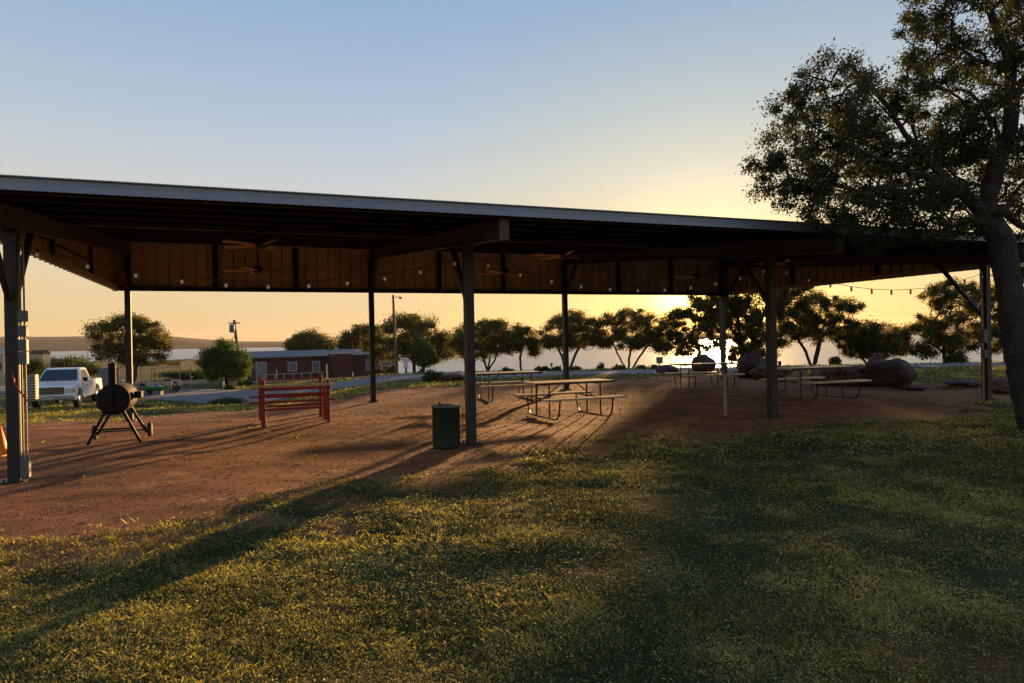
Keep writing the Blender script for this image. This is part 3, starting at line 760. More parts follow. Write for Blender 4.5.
shore('tallest dark tree standing in front of the setting sun', 32, 745, [[(742, 350, 0), (738, 320, 0), (736, 290, 0)], [(752, 345, 0), (765, 310, 0)], [(738, 340, 0), (720, 305, 0)]],
      [(740, 285, 46, 24), (722, 298, 16, 18), (765, 300, 30, 25), (740, 320, 40, 18), (735, 262, 42, 16), (755, 342, 26, 10), (790, 305, 22, 18), (734, 340, 12, 10), (785, 275, 34, 16), (770, 338, 14, 14), (744, 352, 16, 8)], 56, 30000, rb=.32, nt=330, leaf=.17, sig=.26)
shore('tall open crowned tree with a curving fork behind the right table', 33, 812, [[(806, 352, 0), (796, 335, 0)], [(818, 350, 0), (822, 330, 0)]], [(815, 308, 28, 16), (798, 318, 18, 16), (835, 318, 20, 16), (815, 330, 36, 10), (855, 330, 14, 10), (790, 300, 16, 10), (845, 305, 14, 8)], 58, 13000, rb=.22, nt=170, leaf=.16, sig=.22)
shore('low multi stemmed tree above the big boulder', 34, 872, [[(862, 358, 0), (858, 345, 0)], [(872, 356, 0), (875, 340, 0)], [(885, 358, 0), (892, 345, 0)]], [(872, 335, 24, 12), (855, 342, 14, 9), (893, 342, 16, 9), (875, 350, 26, 6), (868, 325, 12, 5)], 58, 8500, leaf=.16, sig=.22)
shore('dark tree with straight trunk seen left of the right front post', 35, 946, [[(945, 358, 0), (943, 340, 0)], [(952, 350, 0), (962, 335, 0)]], [(945, 318, 28, 22), (925, 332, 18, 14), (968, 325, 22, 20), (950, 340, 30, 9), (925, 350, 14, 6), (965, 295, 26, 14), (945, 290, 20, 14), (985, 345, 14, 8), (990, 305, 22, 22)], 50, 16000, rb=.22, nt=200, leaf=.15, sig=.21)
shore('tree partly hidden behind the trunk of the large oak', 36, 1030, [[(1030, 350, 0), (1026, 320, 0)]], [(1030, 300, 30, 26), (1010, 325, 18, 16), (1050, 330, 30, 22), (1020, 275, 22, 16)], 46, 9000, rb=.2, nt=120, leaf=.15, sig=.22)

# shrubs
def bush(label, seed, x, y, Y, rx, ry, n=2500, leafm='bush', leaf=.10, group=None):
    rs = np.random.RandomState(seed); g = onground(x, Y); c = at(x, y, Y); k = Y / F
    rad = np.array([rx * k, rx * k * .8, ry * k]); c = Vector((g.x, g.y, g.z + ry * k * .75))
    nb = 26; v = rs.randn(nb, 3); v /= np.linalg.norm(v, axis=1)[:, None]; cc = np.array(c) + v * rad * (rs.rand(nb, 1) ** .5) * .85
    cc[:, 2] = np.maximum(cc[:, 2], g.z + .1)
    i = rs.randint(0, nb, n); ct = rs.rand(nb)
    C = cc[i] + rs.randn(n, 3) * rad * .20
    C[:, 2] = np.maximum(C[:, 2], g.z - .05)
    t = empty('shrub', g, 0, label, 'shrub', group); inv = Matrix.Translation(-g)
    V, Fq = leaf_mesh(rs, C, leaf, .6)
    o = np_mesh('foliage', V, Fq, M[leafm], attr={'tone': np.repeat(np.clip(.6 * ct[i] + .4 * rs.rand(n), 0, 1), 4)}); o.parent = t; o.matrix_parent_inverse = inv
    mb = MB()
    for q in range(7): mb.tube([(g.x, g.y, g.z - .1), tuple(cc[q])], [.05, .015], 5)
    o = mb.build('stem', M['bark']); o.parent = t; o.matrix_parent_inverse = inv
    return t
bush('wide olive green thicket behind the white pickup', 41, 60, 362, 100, 32, 12, 12000, 'bush', .26)
bush('yellow green scrub at the right side of the pickup thicket', 42, 86, 366, 96, 16, 9, 5000, 'leaf_green', .24)
bush('dark low scrub left of the pale far boat shed', 43, 30, 358, 92, 14, 11, 5000, 'bush', .24)
bush('round bush at the roadside below the dense dark tree', 44, 430, 381, 29.0, 12, 7, 2600, 'rockbush' if 'rockbush' in M else 'bush', .07)
bush('low dark brush left of the road bend', 45, 225, 391, 36, 22, 4, 2200, 'bush', .09)
bush('dark low brush beneath the left back post', 46, 150, 397, 30, 22, 4, 2200, 'bush', .09)
bush('long dark hedge left of the green bushy tree', 47, 192, 374, 78, 32, 5.5, 7000, 'bush', .18)
bush('round clipped bush at the shore behind the right front post', 48, 955, 366, 46, 12, 7, 4500, 'bush', .10)
bush('small bush by the shore left of the lamp pole', 49, 389, 366, 62, 5, 5, 1200, 'bush', .14)
bush('round bush on the shore behind the right picnic table', 50, 835, 366, 50, 7, 6, 2000, 'bush', .11)
bush('olive bush right of the sunlit boulder', 51, 766, 366, 50, 7, 6, 1500, 'leaf_green', .11)
bush('low tuft right of the brick house at the roadside', 52, 245, 376, 56, 9, 3, 900, 'bush', .11)
bush('small dry bush near the pale marker post', 53, 228, 380, 50, 7, 3.5, 900, 'bush', .11)
lows = [(556, 372, 5), (600, 370, 4), (575, 373, 6), (618, 373, 8), (640, 372, 9), (655, 368, 6), (545, 372, 6), (700, 374, 5), (505, 371, 8), (540, 369, 6)]
for k, (x, y, r_) in enumerate(lows):
    bush('low scrubby plant at the far road edge', 60 + k, x, y, 42.5, r_, 3.2 if r_ > 4 else 5, 700, 'bush', .10, group='low scrubby plants along the far road edge')

# ------------------------------------------------------------------ boulders
def boulder(label, seed, x, yb, Y, w, h, dark=False, d=None, sink=.1, tilt=0, group=None):
    import bmesh
    bm = bmesh.new(); bmesh.ops.create_icosphere(bm, subdivisions=4, radius=1)
    rs = np.random.RandomState(seed); g = onground(x, Y); k = Y / F
    planes = []
    for _ in range(13):
        v = rs.randn(3); v /= np.linalg.norm(v); planes.append((Vector(v), .72 + .22 * rs.rand()))
    ofs = Vector(rs.rand(3) * 50)
    from mathutils import noise as mn
    for v in bm.verts:
        for n_, dd in planes:
            t_ = v.co.dot(n_) - dd
            if t_ > 0: v.co -= n_ * t_ * .85
        v.co += v.co.normalized() * (.16 * mn.noise(v.co * 1.8 + ofs) + .07 * mn.noise(v.co * 5 + ofs) + .03 * mn.noise(v.co * 13 + ofs))
        v.co.x *= w * k / 2; v.co.y *= (d or w) * k / 2; v.co.z *= h * k / 2
    me = bpy.data.meshes.new('boulder'); bm.to_mesh(me); bm.free()
    me.polygons.foreach_set('use_smooth', [False] * len(me.polygons))
    me.materials.append(M['rockdark' if dark else 'rock'])
    o = bpy.data.objects.new('boulder', me); COL.objects.link(o)
    o.location = g + Vector((0, 0, h * k / 2 * (1 - sink))); o.rotation_euler = (0, tilt, rs.rand() * .5)
    return tag(o, label, 'boulder', group)
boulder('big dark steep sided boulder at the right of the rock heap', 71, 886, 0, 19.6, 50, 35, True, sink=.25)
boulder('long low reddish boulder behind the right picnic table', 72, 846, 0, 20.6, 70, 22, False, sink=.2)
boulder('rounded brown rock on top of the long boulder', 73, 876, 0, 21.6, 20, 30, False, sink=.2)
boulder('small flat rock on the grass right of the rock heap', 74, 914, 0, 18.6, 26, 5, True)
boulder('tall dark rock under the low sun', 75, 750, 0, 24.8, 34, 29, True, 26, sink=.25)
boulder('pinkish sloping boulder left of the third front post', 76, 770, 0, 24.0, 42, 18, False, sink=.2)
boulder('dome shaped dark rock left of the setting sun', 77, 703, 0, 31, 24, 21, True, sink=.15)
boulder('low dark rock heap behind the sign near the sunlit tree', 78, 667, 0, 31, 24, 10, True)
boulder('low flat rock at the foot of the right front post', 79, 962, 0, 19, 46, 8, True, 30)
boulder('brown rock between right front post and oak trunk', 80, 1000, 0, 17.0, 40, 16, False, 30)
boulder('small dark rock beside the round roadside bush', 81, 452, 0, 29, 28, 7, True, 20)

# ------------------------------------------------------------------ poles and signs
p = onground(241, 60)
t = empty('utility_pole', p, 0, 'leaning wooden utility pole with transformer rising over the green bushy tree', 'utility pole'); inv = Matrix.Translation(-p)
top = at(234, 320, 60)
def ch(mb, name, mt, par, **kw):
    o = mb.build(name, mt, None, **kw); o.parent = par; o.matrix_parent_inverse = Matrix.Translation(-Vector(par.location)); return o
ch(MB().tube([p + Vector((0, 0, -.2)), top], [.16, .11], 10), 'pole', M['wood'], t)
tr = at(232, 328.5, 59.7); ch(MB().lathe([(0, -.35), (.2, -.35), (.22, -.3), (.22, .3), (.18, .36), (0, .38)], tr, 14), 'transformer', M['greybox'], t)
c1 = at(234, 323, 60); ch(MB().beam(c1 + Vector((-.5, 0, 0)), c1 + Vector((.5, .1, 0)), .09, .1), 'crossarm', M['wood'], t)
ch(MB().beam(at(234, 322, 59.9), at(237, 321, 59.9), .06, .06), 'bracket', M['galv'], t)
p = onground(396, 46); p2 = at(393, 295, 46)
t = empty('lamp_pole', p, 0, 'tall thin lamp pole with short arm beside the dense dark tree', 'lamp pole')
ch(MB().tube([p + Vector((0, 0, -.2)), p2], [.11, .07], 10), 'pole', M['wood'], t)
ch(MB().tube([p2 + Vector((0, 0, -.2)), p2 + Vector((.25, 0, -.12)), p2 + Vector((.45, 0, -.16))], .025, 6), 'arm', M['galv'], t)
ch(MB().lathe([(0, .06), (.06, .05), (.12, -.04), (.10, -.08), (0, -.1)], p2 + Vector((.5, 0, -.18)), 12), 'lamp_head', M['greybox'], t)
def sign(x, ytop, Y, w, h, label, mt='greybox', post='galv'):
    g = onground(x, Y); top = at(x, ytop, Y); k = Y / F
    t = empty('sign', g, 0, label, 'sign')
    ch(MB().tube([g + Vector((0, 0, -.1)), Vector((g.x, g.y, top.z - h * k * .2))], .03, 6), 'post', M[post], t)
    ch(MB().box(Vector((g.x, g.y - .05, top.z - h * k / 2)), (w * k, .02, h * k)), 'panel', M[mt], t, bevel=.005)
sign(659, 357, 41.5, 6.5, 6.5, 'square sign board on a pale post left of the dome shaped rock')
sign(779, 361, 44, 3.2, 4.5, 'small dark sign seen above the right picnic table', 'black')
sign(906, 364, 44, 3.6, 4.5, 'small grey sign right of the rock heap')
sign(551, 363, 44, 2, 3, 'tiny sign left of the forked tree', 'black')
sign(616, 364, 44, 2.2, 3.2, 'tiny sign left of the three stemmed tree', 'black')
g = onground(405.5, 48); t = empty('marker_box', g, 0, 'pale blue box on a short dark post beside the road', 'utility box')
ch(MB().tube([g + Vector((0, 0, -.1)), g + Vector((0, 0, .45))], .07, 8), 'post', M['wood'], t)
ch(MB().box(g + Vector((0, 0, .72)), (.30, .24, .62)), 'body', M['plastic'], t, bevel=.04)
ch(MB().box(g + Vector((-.05, 0, 1.06)), (.42, .30, .16)), 'hood', M['plastic'], t, bevel=.05)
g = onground(378, 46); t = empty('dark_barrel', g, 0, 'dark maroon barrel on a stand right of the brick house', 'barrel')
ch(MB().lathe([(0, .25), (.2, .25), (.22, .45), (.2, .75), (0, .78)], g, 14), 'drum', M['maroon'], t)
ch(MB().tube([g + Vector((0, 0, -.1)), g + Vector((0, 0, .28))], .06, 8), 'stand', M['wood'], t)
for k, x in enumerate((222.5,)):
    g = onground(x, 50); t = tag(MB().lathe([(.07, -.1), (.07, .62), (.05, .66), (0, .67)], g, 10).build('marker_post', M['trimwhite']), 'pale marker post in front of the green bushy tree', 'post')
for k, (x, l_) in enumerate(((121.3, 'left of the two pale bollards beside the grey cabinet'), (126, 'right of the two pale bollards beside the grey cabinet'))):
    g = onground(x, 42); tag(MB().lathe([(.085, -.1), (.085, 1.15), (.06, 1.2), (0, 1.21)], g, 12).build('bollard', M['trimwhite']), l_, 'bollard', 'bollards by the cabinet')
g = onground(108, 42.5)
t = empty('utility_cabinet', g, -.5, 'tall flat grey cabinet behind the smoker chimney', 'cabinet')
MB().box((0, 0, .95), (1.35, .5, 1.9)).build('body', M['greybox'], t, bevel=.02)
MB().box((0, 0, 1.93), (1.42, .58, .06)).build('lid', M['greybox'], t, bevel=.01)
for sx in (-1, 1): MB().box((sx * .33, -.258, .95), (.62, .012, 1.7)).build('door', M['greybox'], t, bevel=.004)
g = onground(-2, 8.9)
t = empty('traffic_cone', Vector((AX - .18, AY + 2.0, gz(AX - .18, AY + 2.0))), 0, 'bright orange cone cut by the left edge behind the front post', 'cone')
t.location = onground(0, 10.6) + Vector((-.05, 0, 0))
MB().lathe([(.14, .02), (.04, .44), (.025, .45), (0, .45)], (0, 0, 0), 18).build('cone_body', M['orange'], t)
MB().box((0, 0, .012), (.34, .34, .024)).build('base', M['orange'], t, bevel=.008)

# ------------------------------------------------------------------ brick house
hL, hR = at(247, 350, 66), at(398, 350, 76)
g = Vector(((hL.x + hR.x) / 2, (hL.y + hR.y) / 2, 0)); dx = (hR - hL); dx.z = 0; LH = dx.length; an = math.atan2(dx.y, dx.x); g.z = gz(g.x, g.y) - .15
house = empty('brick_house', g, an, 'long low brown brick house with grey metal roof across the road', 'house')
hw, hd, hz = LH / 2, 3.6, 2.45
wall = MB().box((0, hd, hz / 2 - .3), (LH, 2 * hd, hz + .6)).build('wall', M['brick'], house)
rf = MB(); ov = .35
rf.add([(-hw - ov, -ov, hz - .02), (hw + ov, -ov, hz - .02), (hw + ov, hd, hz + .55), (-hw - ov, hd, hz + .55), (-hw - ov, 2 * hd + ov, hz - .02), (hw + ov, 2 * hd + ov, hz - .02),
        (-hw - ov, -ov, hz + .08), (hw + ov, -ov, hz + .08), (hw + ov, hd, hz + .66), (-hw - ov, hd, hz + .66), (-hw - ov, 2 * hd + ov, hz + .08), (hw + ov, 2 * hd + ov, hz + .08)],
       [(0, 3, 2, 1), (3, 4, 5, 2), (6, 7, 8, 9), (9, 8, 11, 10), (0, 1, 7, 6), (4, 10, 11, 5), (0, 6, 9, 3), (3, 9, 10, 4), (1, 2, 8, 7), (2, 5, 11, 8)])
roofh = rf.build('roof', M['roofblue'], house)
MB().box((-hw + LH * .56, -.7, 1.25), (2.0, 1.38, 2.9)).build('entrance_bay', M['brick'], house)
for u, w_, z0, h_ in ((.08, .9, .3, 1.7), (.42, .7, 1.0, .9), (.62, .7, 1.0, .9), (.79, .85, .8, 1.1), (.90, 1.5, 1.2, .6), (.27, .8, 1.1, .8)):
    x = -hw + LH * u
    w0 = MB().box((x, -.012, z0 + h_ / 2), (w_ + .14, .05, h_ + .14)).build('door' if z0 < .5 else 'window', M['trimwhite' if u < .5 or u > .7 else 'brick'], house)
    MB().box((x, -.042, z0 + h_ / 2), (w_, .012, h_)).build('pane', M['window'], w0)
porch = MB()
for k in range(8): porch.box((-hw + 1.2 + k * .9, -1.6, .45), (.07, .07, .9))
porch.box((-hw + 4.3, -1.6, .88), (6.6, .06, .06)); porch.box((-hw + 4.3, -1.6, .30), (6.6, .05, .05)); porch.build('railing', M['cream'], house)
for k, (x, hh) in enumerate(((276, 2.2), (326, 2.6), (352, 1.0))):
    g = onground(x, 60 + k); tag(MB().lathe([(.05, -.1), (.05, hh * .5), (.04, hh * .5 + .05), (0, hh * .5 + .05)], g, 8).build('hookup_post', M['trimwhite']),
        ['short white post before the left half of the brick house', 'short white post before the middle of the brick house', 'short white post before the right half of the brick house'][k], 'post', 'short white posts before the brick house')

# small far buildings
def shed(x, ytop, ybot, Y, wpx, label, wallm='trimwhite', roofm='roofblue', name='far_house'):
    a = at(x, ybot, Y); k = Y / F; hh = (ybot - ytop) * k; w_ = wpx * k; gzz = gz(a.x, a.y)
    base = min(a.z, gzz + .0) if Y < 400 else a.z
    t = empty(name, (a.x, a.y, base), -.25, label, 'house' if name == 'far_house' else 'trailer')
    hb = a.z + hh * .68 - base
    MB().box((0, 0, hb / 2 - .2), (w_, w_ * .5, hb + .4)).build('wall', M[wallm], t)
    mb = MB().prism([(-w_ * .3, hb), (w_ * .3, hb), (0, hb + hh * .32)], -w_ * .54, w_ * .54, lambda x_, u, v: (x_, u, v)); mb.build('roof', M[roofm], t)
    for u in (-.28, 0, .28): MB().box((u * w_, -w_ * .25 - .02, hb * .55), (w_ * .12, .03, hb * .3)).build('window', M['glass'], t)
    return t
shed(40, 350, 362, 95, 17, 'pinkish roofed cottage among bushes behind the pickup', 'cream', 'brick')
shed(1, 349, 366, 85, 16, 'pale cottage cut by the left edge beyond the post', 'cream', 'trimwhite')
shed(94, 346.5, 350.5, 1480, 9, 'tiny pale house on the far shore right of the thicket', 'cream', 'cream')
shed(108, 347, 350, 1480, 10, 'tiny yellowish house on the far shore behind the rounded tree', 'cream', 'yellow')

# ------------------------------------------------------------------ pickup
def pickup():
    t = empty('pickup_truck', (0, 0, 0), 0, 'white pickup truck facing the camera beyond the left front post', 'pickup truck')
    # x right, y towards the rear, z up; front at y=0
    hwid = .98
    def body(poly, wtop, wbot, name, m_, par=t, bev=.03):
        # side outline (y, z) extruded across x with tumblehome by z
        z0 = min(v for u, v in poly); z1 = max(v for u, v in poly)
        def fn(x, u, v): 
            f = (v - z0) / (z1 - z0); return (x * (wbot + (wtop - wbot) * f), u, v)
        return MB().prism(poly, -1, 1, fn).build(name, M[m_], par, bevel=bev, seg=3)
    low = [(0.06, .42), (0, .55), (0.02, .98), (.10, 1.10), (1.35, 1.22), (3.55, 1.24), (5.62, 1.22), (5.66, .60), (5.55, .50),
           (5.05, .50), (5.0, .72), (4.82, .90), (4.55, .96), (4.28, .90), (4.10, .72), (4.05, .46), (1.62, .44), (1.56, .72), (1.38, .90), (1.10, .96), (.84, .90), (.66, .72), (.60, .42)]
    bd = body(low, .93, 1.0, 'body', 'whitepaint')
    body([(1.30, 1.22), (2.02, 1.82), (2.20, 1.88), (3.10, 1.88), (3.28, 1.82), (3.50, 1.23)], .72, .91, 'cab', 'whitepaint', bev=.04)
    ws = MB(); ws.add([(-.80, 1.36, 1.29), (.80, 1.36, 1.29), (.655, 1.955, 1.79), (-.655, 1.955, 1.79)], [(0, 1, 2, 3)])
    ws.v = [(x, y - .035, z + .03) for x, y, z in ws.v]; ws.build('windshield', M['glass'], t)
    for s in (-1, 1):
        sw = MB(); xs = lambda z: s * (.91 - (z - 1.22) / .66 * .19 + .012)
        pts = [(1.62, 1.30), (2.12, 1.76), (2.46, 1.78), (2.46, 1.30)]
        sw.add([(xs(z), y, z) for y, z in pts], [(0, 1, 2, 3)])
        pts = [(2.54, 1.30), (2.54, 1.78), (3.05, 1.77), (3.28, 1.30)]
        sw.add([(xs(z), y, z) for y, z in pts], [(0, 1, 2, 3)]); sw.build('side_window', M['glass'], t)
        d_ = MB().box((s * .972, 2.05, .86), (.012, .86, .64)).build('door', M['whitepaint'], t, bevel=.02)
        MB().box((s * .985, 2.36, 1.02), (.03, .16, .035)).build('handle', M['black'], d_)
        MB().box((s * 1.07, 1.62, 1.32), (.2, .09, .2)).build('mirror', M['black'], t, bevel=.03)
        hl = MB().box((s * .74, .02, .90), (.36, .09, .20)).build('headlight', M['lamp'], t, bevel=.02)
        MB().box((s * .93, .04, .90), (.08, .12, .19)).build('turn_signal', M['amber'], t, bevel=.01)
        for y in (1.10, 4.55):
            w_ = MB().lathe([(0, -.1), (.22, -.1), (.34, -.11), (.37, -.08), (.37, .08), (.34, .11), (.22, .1), (0, .1)], (s * .84, y, .37), 24, 'x').build('wheel', M['rubber'], t)
            MB().lathe([(0, .125), (.1, .12), (.2, .115), (.225, .10), (.225, -.10), (.2, -.115), (.1, -.12), (0, -.125)], (s * .84, y, .37), 20, 'x').build('rim', M['chrome'], w_)
    MB().box((0, .0, .88), (1.10, .06, .30)).build('grille', M['black'], t, bevel=.02)
    g2 = MB()
    for z in (.80, .88, .96): g2.box((0, -.035, z), (1.06, .02, .025))
    g2.box((0, -.03, 1.045), (1.16, .03, .03)); g2.build('grille_bars', M['chrome'], t)
    MB().box((0, -.06, .55), (1.94, .16, .24)).build('bumper', M['chrome'], t, bevel=.04)
    MB().box((0, -.15, .58), (.32, .012, .16)).build('number_plate', M['trimwhite'], t)
    MB().box((0, 4.5, 1.17), (1.5, 2.0, .12)).build('bed_liner', M['black'], t)
    return t
tk = pickup()
c = at(50, 395, 31.5); tk.location = (c.x, c.y, gz(c.x, c.y) + .02); tk.rotation_euler = (0, 0, R(19.5))

# ------------------------------------------------------------------ far left camp things
def local(x, Y, rz, name, label, cat):
    return empty(name, onground(x, Y), rz, label, cat)
t = local(160, 52, .1, 'canopy_shelter', 'yellow topped canopy shelter between the left back post and the hedge', 'canopy')
MB().add([(-2, -1.2, 2.0), (1.9, -1.2, 2.15), (1.9, 1.2, 2.25), (-2, 1.2, 2.1), (-2, -1.2, 2.07), (1.9, -1.2, 2.22), (1.9, 1.2, 2.32), (-2, 1.2, 2.17)], [(0, 3, 2, 1), (4, 5, 6, 7), (0, 1, 5, 4), (1, 2, 6, 5), (2, 3, 7, 6), (3, 0, 4, 7)]).build('canopy_top', M['yellow'], t)
MB().box((-.05, -1.2, 1.98), (3.9, .012, .26)).build('valance', M['yellow'], t)
for sx in (-1.9, 1.8):
    for sy in (-1.1, 1.1): MB().tube([(sx, sy, -.1), (sx, sy, 2.05)], .03, 6).build('leg', M['galv'], t)
def hullboat(t, L, w, h, z0):
    secs = []; n = 9
    for k in range(n):
        u = k / (n - 1); ww = w / 2 * (1 - abs(2 * u - 1) ** 2.6) + .02; zz = h * (.25 * (2 * u - 1) ** 4)
        x = (u - .5) * L
        secs.append([(x, -ww, z0 + h + zz), (x, -ww * .8, z0 + h * .45 + zz), (x, 0, z0 + zz), (x, ww * .8, z0 + h * .45 + zz), (x, ww, z0 + h + zz)])
    vs = [p_ for s_ in secs for p_ in s_]; fs = []
    for k in range(n - 1):
        for j in range(4): fs.append((k * 5 + j, k * 5 + j + 1, k * 5 + 5 + j + 1, k * 5 + 5 + j))
    return MB().add(vs, fs, True), secs
t = local(155, 45, .15, 'small_boat', 'small green and blue boat resting near the yellow canopy', 'boat')
hb, secs = hullboat(t, 1.5, .55, .30, .32); hb.build('hull', M['green'], t)
MB().lathe([(0, .2), (.14, .16), (.2, 0)], (0.05, 0, .60), 16).box((0, 0, .61), (1.1, .40, .03)).build('deck', M['bluehull'], t)
for sx in (-.35, .35): MB().box((sx, 0, .16), (.06, .6, .32)).build('cradle', M['black'], t)
t = local(141.5, 46, .6, 'parked_atv', 'grey quad bike parked between the left back post and the small boat', 'quad bike')
for sx in (-.4, .4):
    for sy in (-.55, .55): MB().lathe([(0, -.1), (.2, -.1), (.25, -.06), (.25, .06), (.2, .1), (0, .1)], (sx, sy, .25), 16, 'x').build('wheel', M['rubber'], t)
MB().box((0, 0, .52), (.5, 1.2, .26)).build('body', M['greybox'], t, bevel=.08)
MB().box((0, .1, .72), (.28, .6, .12)).build('seat', M['black'], t, bevel=.04)
MB().tube([(-.32, -.35, .92), (0, -.42, .85), (.32, -.35, .92)], .02, 6).build('handlebar', M['black'], t)
t = local(173, 47, .2, 'motorcycle', 'dark maroon motorcycle under the right end of the yellow canopy', 'motorcycle')
for y in (-.62, .62): MB().lathe([(.22, -.05), (.31, -.04), (.32, 0), (.31, .04), (.22, .05)], (0, y, .31), 20, 'x').build('wheel', M['rubber'], t)
MB().box((0, .05, .52), (.26, .75, .32)).build('body', M['maroon'], t, bevel=.07)
MB().box((0, .35, .76), (.22, .55, .10)).build('seat', M['black'], t, bevel=.03)
MB().tube([(0, -.62, .31), (0, -.42, .95)], .03, 6).tube([(-.33, -.3, 1.0), (0, -.42, .97), (.33, -.3, 1.0)], .018, 6).build('fork', M['chrome'], t)
t = local(163.5, 50, -.9, 'golf_cart', 'pale golf cart standing under the yellow canopy', 'golf cart')
MB().prism([(-1.1, .35), (-1.15, .7), (-.6, .8), (-.45, .45), (.15, .45), (.2, .75), (1.1, .8), (1.1, .35)], -.55, .55, lambda x_, u, v: (x_, u, v)).build('body', M['cream'], t, bevel=.04)
MB().box((0, .0, 1.75), (1.1, 1.7, .06)).build('roof', M['cream'], t, bevel=.02)
for sx in (-.5, .5):
    for y in (-.75, .8): MB().tube([(sx, y, .7), (sx, y * .95, 1.74)], .02, 6).build('strut', M['black'], t)
    for y in (-.75, .75): MB().lathe([(0, -.09), (.18, -.09), (.23, -.05), (.23, .05), (.18, .09), (0, .09)], (sx, y, .23), 16, 'x').build('wheel', M['rubber'], t)
MB().box((0, .35, .85), (1.0, .5, .12)).build('seat', M['black'], t, bevel=.03)

# ------------------------------------------------------------------ grass
def grass(seed):
    rs = np.random.RandomState(seed); Cs = []; Hs = []; Ks = []
    #  bands: (ymin, ymax, clumps per m2, blades per clump, height, width)
    for y0, y1, dens, nb, hh, ww, sg in ((2.6, 4.2, 1500, 14, .026, .0026, .020), (4.2, 6.2, 1000, 13, .028, .0034, .024), (6.2, 9.0, 560, 12, .032, .0042, .032), (9.0, 13.0, 230, 10, .038, .0068, .045), (13, 22, 60, 8, .05, .011, .07), (22, 34, 22, 8, .07, .017, .12), (34, 60, 7, 8, .09, .026, .2)):
        xm = y1 * .90 + .8; area = 2 * xm * (y1 - y0); n = int(area * dens)
        x = (rs.rand(n) * 2 - 1) * xm; y = y0 + rs.rand(n) * (y1 - y0)
        keep = np.abs(x) < y * .90 + .8
        x, y = x[keep], y[keep]
        g = grassmask(x, y)
        s_, d_ = rowco(x, y)
        patch = .62 + 1.3 * vnoise(x, y, .45) + .9 * vnoise(x + 90, y, 1.6)
        pr = np.clip(g * (.30 + patch), 0, 1) + .02 * (vnoise(x, y, .8) > .22)
        if y0 >= 22:
            # leave the road clear
            rd = (np.abs(y - np.interp(x, [-30, -21, -12, -5, 5, 20, 40], [52, 46, 38, 35.2, 35.5, 37.5, 39.5])) < 5.2); pr = pr * (~rd)
        keep = rs.rand(len(x)) < pr
        x, y = x[keep], y[keep]; n = len(x)
        hs = hh * (.45 + .75 * rs.rand(n)) * (.45 + 1.5 * np.clip(.5 + 1.2 * vnoise(x + 40, y, .8), 0, 1))
        tone = np.clip(.25 + .75 * vnoise(x, y + 70, 1.3) + .9 * vnoise(x, y + 20, .35) + .22 * rs.randn(n), 0, 1)
        k = np.repeat(np.arange(n), nb)
        bx = x[k] + rs.randn(len(k)) * sg; by = y[k] + rs.randn(len(k)) * sg
        Cs.append(np.stack([bx, by], -1)); Hs.append(hs[k] * (.4 + .9 * rs.rand(len(k)))); Ks.append(np.stack([tone[k] + .2 * rs.randn(len(k)), np.full(len(k), ww)], -1))
    C = np.concatenate(Cs); Hh = np.concatenate(Hs); K = np.concatenate(Ks); n = len(C)
    z = hgt(C[:, 0], C[:, 1]) - .004
    a = rs.rand(n) * 2 * np.pi; lean = rs.randn(n, 2) * .55 * Hh[:, None] + np.array([-.1, -.1]) * Hh[:, None]
    w = K[:, 1] * (.6 + .8 * rs.rand(n)); flat = rs.rand(n) < .62       # broad low leaves of ground weeds
    w = np.where(flat, w * 2.2, w); lean = np.where(flat[:, None], lean * 2.0, lean); Hh = np.where(flat, Hh * .5, Hh)
    sx = np.cos(a) * w; sy = np.sin(a) * w
    V = np.zeros((n, 4, 3))
    V[:, 0] = np.stack([C[:, 0] - sx * .5, C[:, 1] - sy * .5, z], -1); V[:, 1] = np.stack([C[:, 0] + sx * .5, C[:, 1] + sy * .5, z], -1)
    mx_ = C + lean * .45
    V[:, 2] = np.stack([mx_[:, 0] + sx * .42, mx_[:, 1] + sy * .42, z + Hh * .6], -1)
    V[:, 3] = np.stack([C[:, 0] + lean[:, 0], C[:, 1] + lean[:, 1], z + Hh], -1)
    # small round weed leaves carried flat above the turf
    fi = np.where(flat)[0]; nf = len(fi)
    cen = np.stack([C[fi, 0] + lean[fi, 0] * .5, C[fi, 1] + lean[fi, 1] * .5, z[fi] + Hh[fi] * (.8 + 1.2 * rs.rand(nf))], -1)
    rr = (K[fi, 1] * (1.5 + 1.7 * rs.rand(nf) ** 2))[:, None]
    n1 = rs.randn(nf, 3) * np.array([.55, .55, .3]) + np.array([0, 0, 1]); n1 /= np.linalg.norm(n1, axis=1)[:, None]
    e1 = rs.randn(nf, 3); e1 -= n1 * np.sum(e1 * n1, 1)[:, None]; e1 /= np.linalg.norm(e1, axis=1)[:, None]; e2 = np.cross(n1, e1)
    V[fi, 0] = cen - e1 * rr; V[fi, 1] = cen - e2 * rr * .75; V[fi, 2] = cen + e1 * rr; V[fi, 3] = cen + e2 * rr * .75
    Fq = (np.arange(n) * 4)[:, None] + np.array([[0, 1, 2, 3]])
    tone = np.clip(K[:, 0] + .12 * rs.randn(n) + .75 * flat * (rs.rand(n) < .16) * (C[:, 1] < 13), 0, 1)
    print('grass blades', n)
    return tag(np_mesh('grass', V.reshape(-1, 3), Fq, M['blade'], attr={'tone': np.repeat(tone, 4)}), 'short patchy lawn of grass and low weeds before the pavilion', 'grass', kind='stuff')
grass(3)
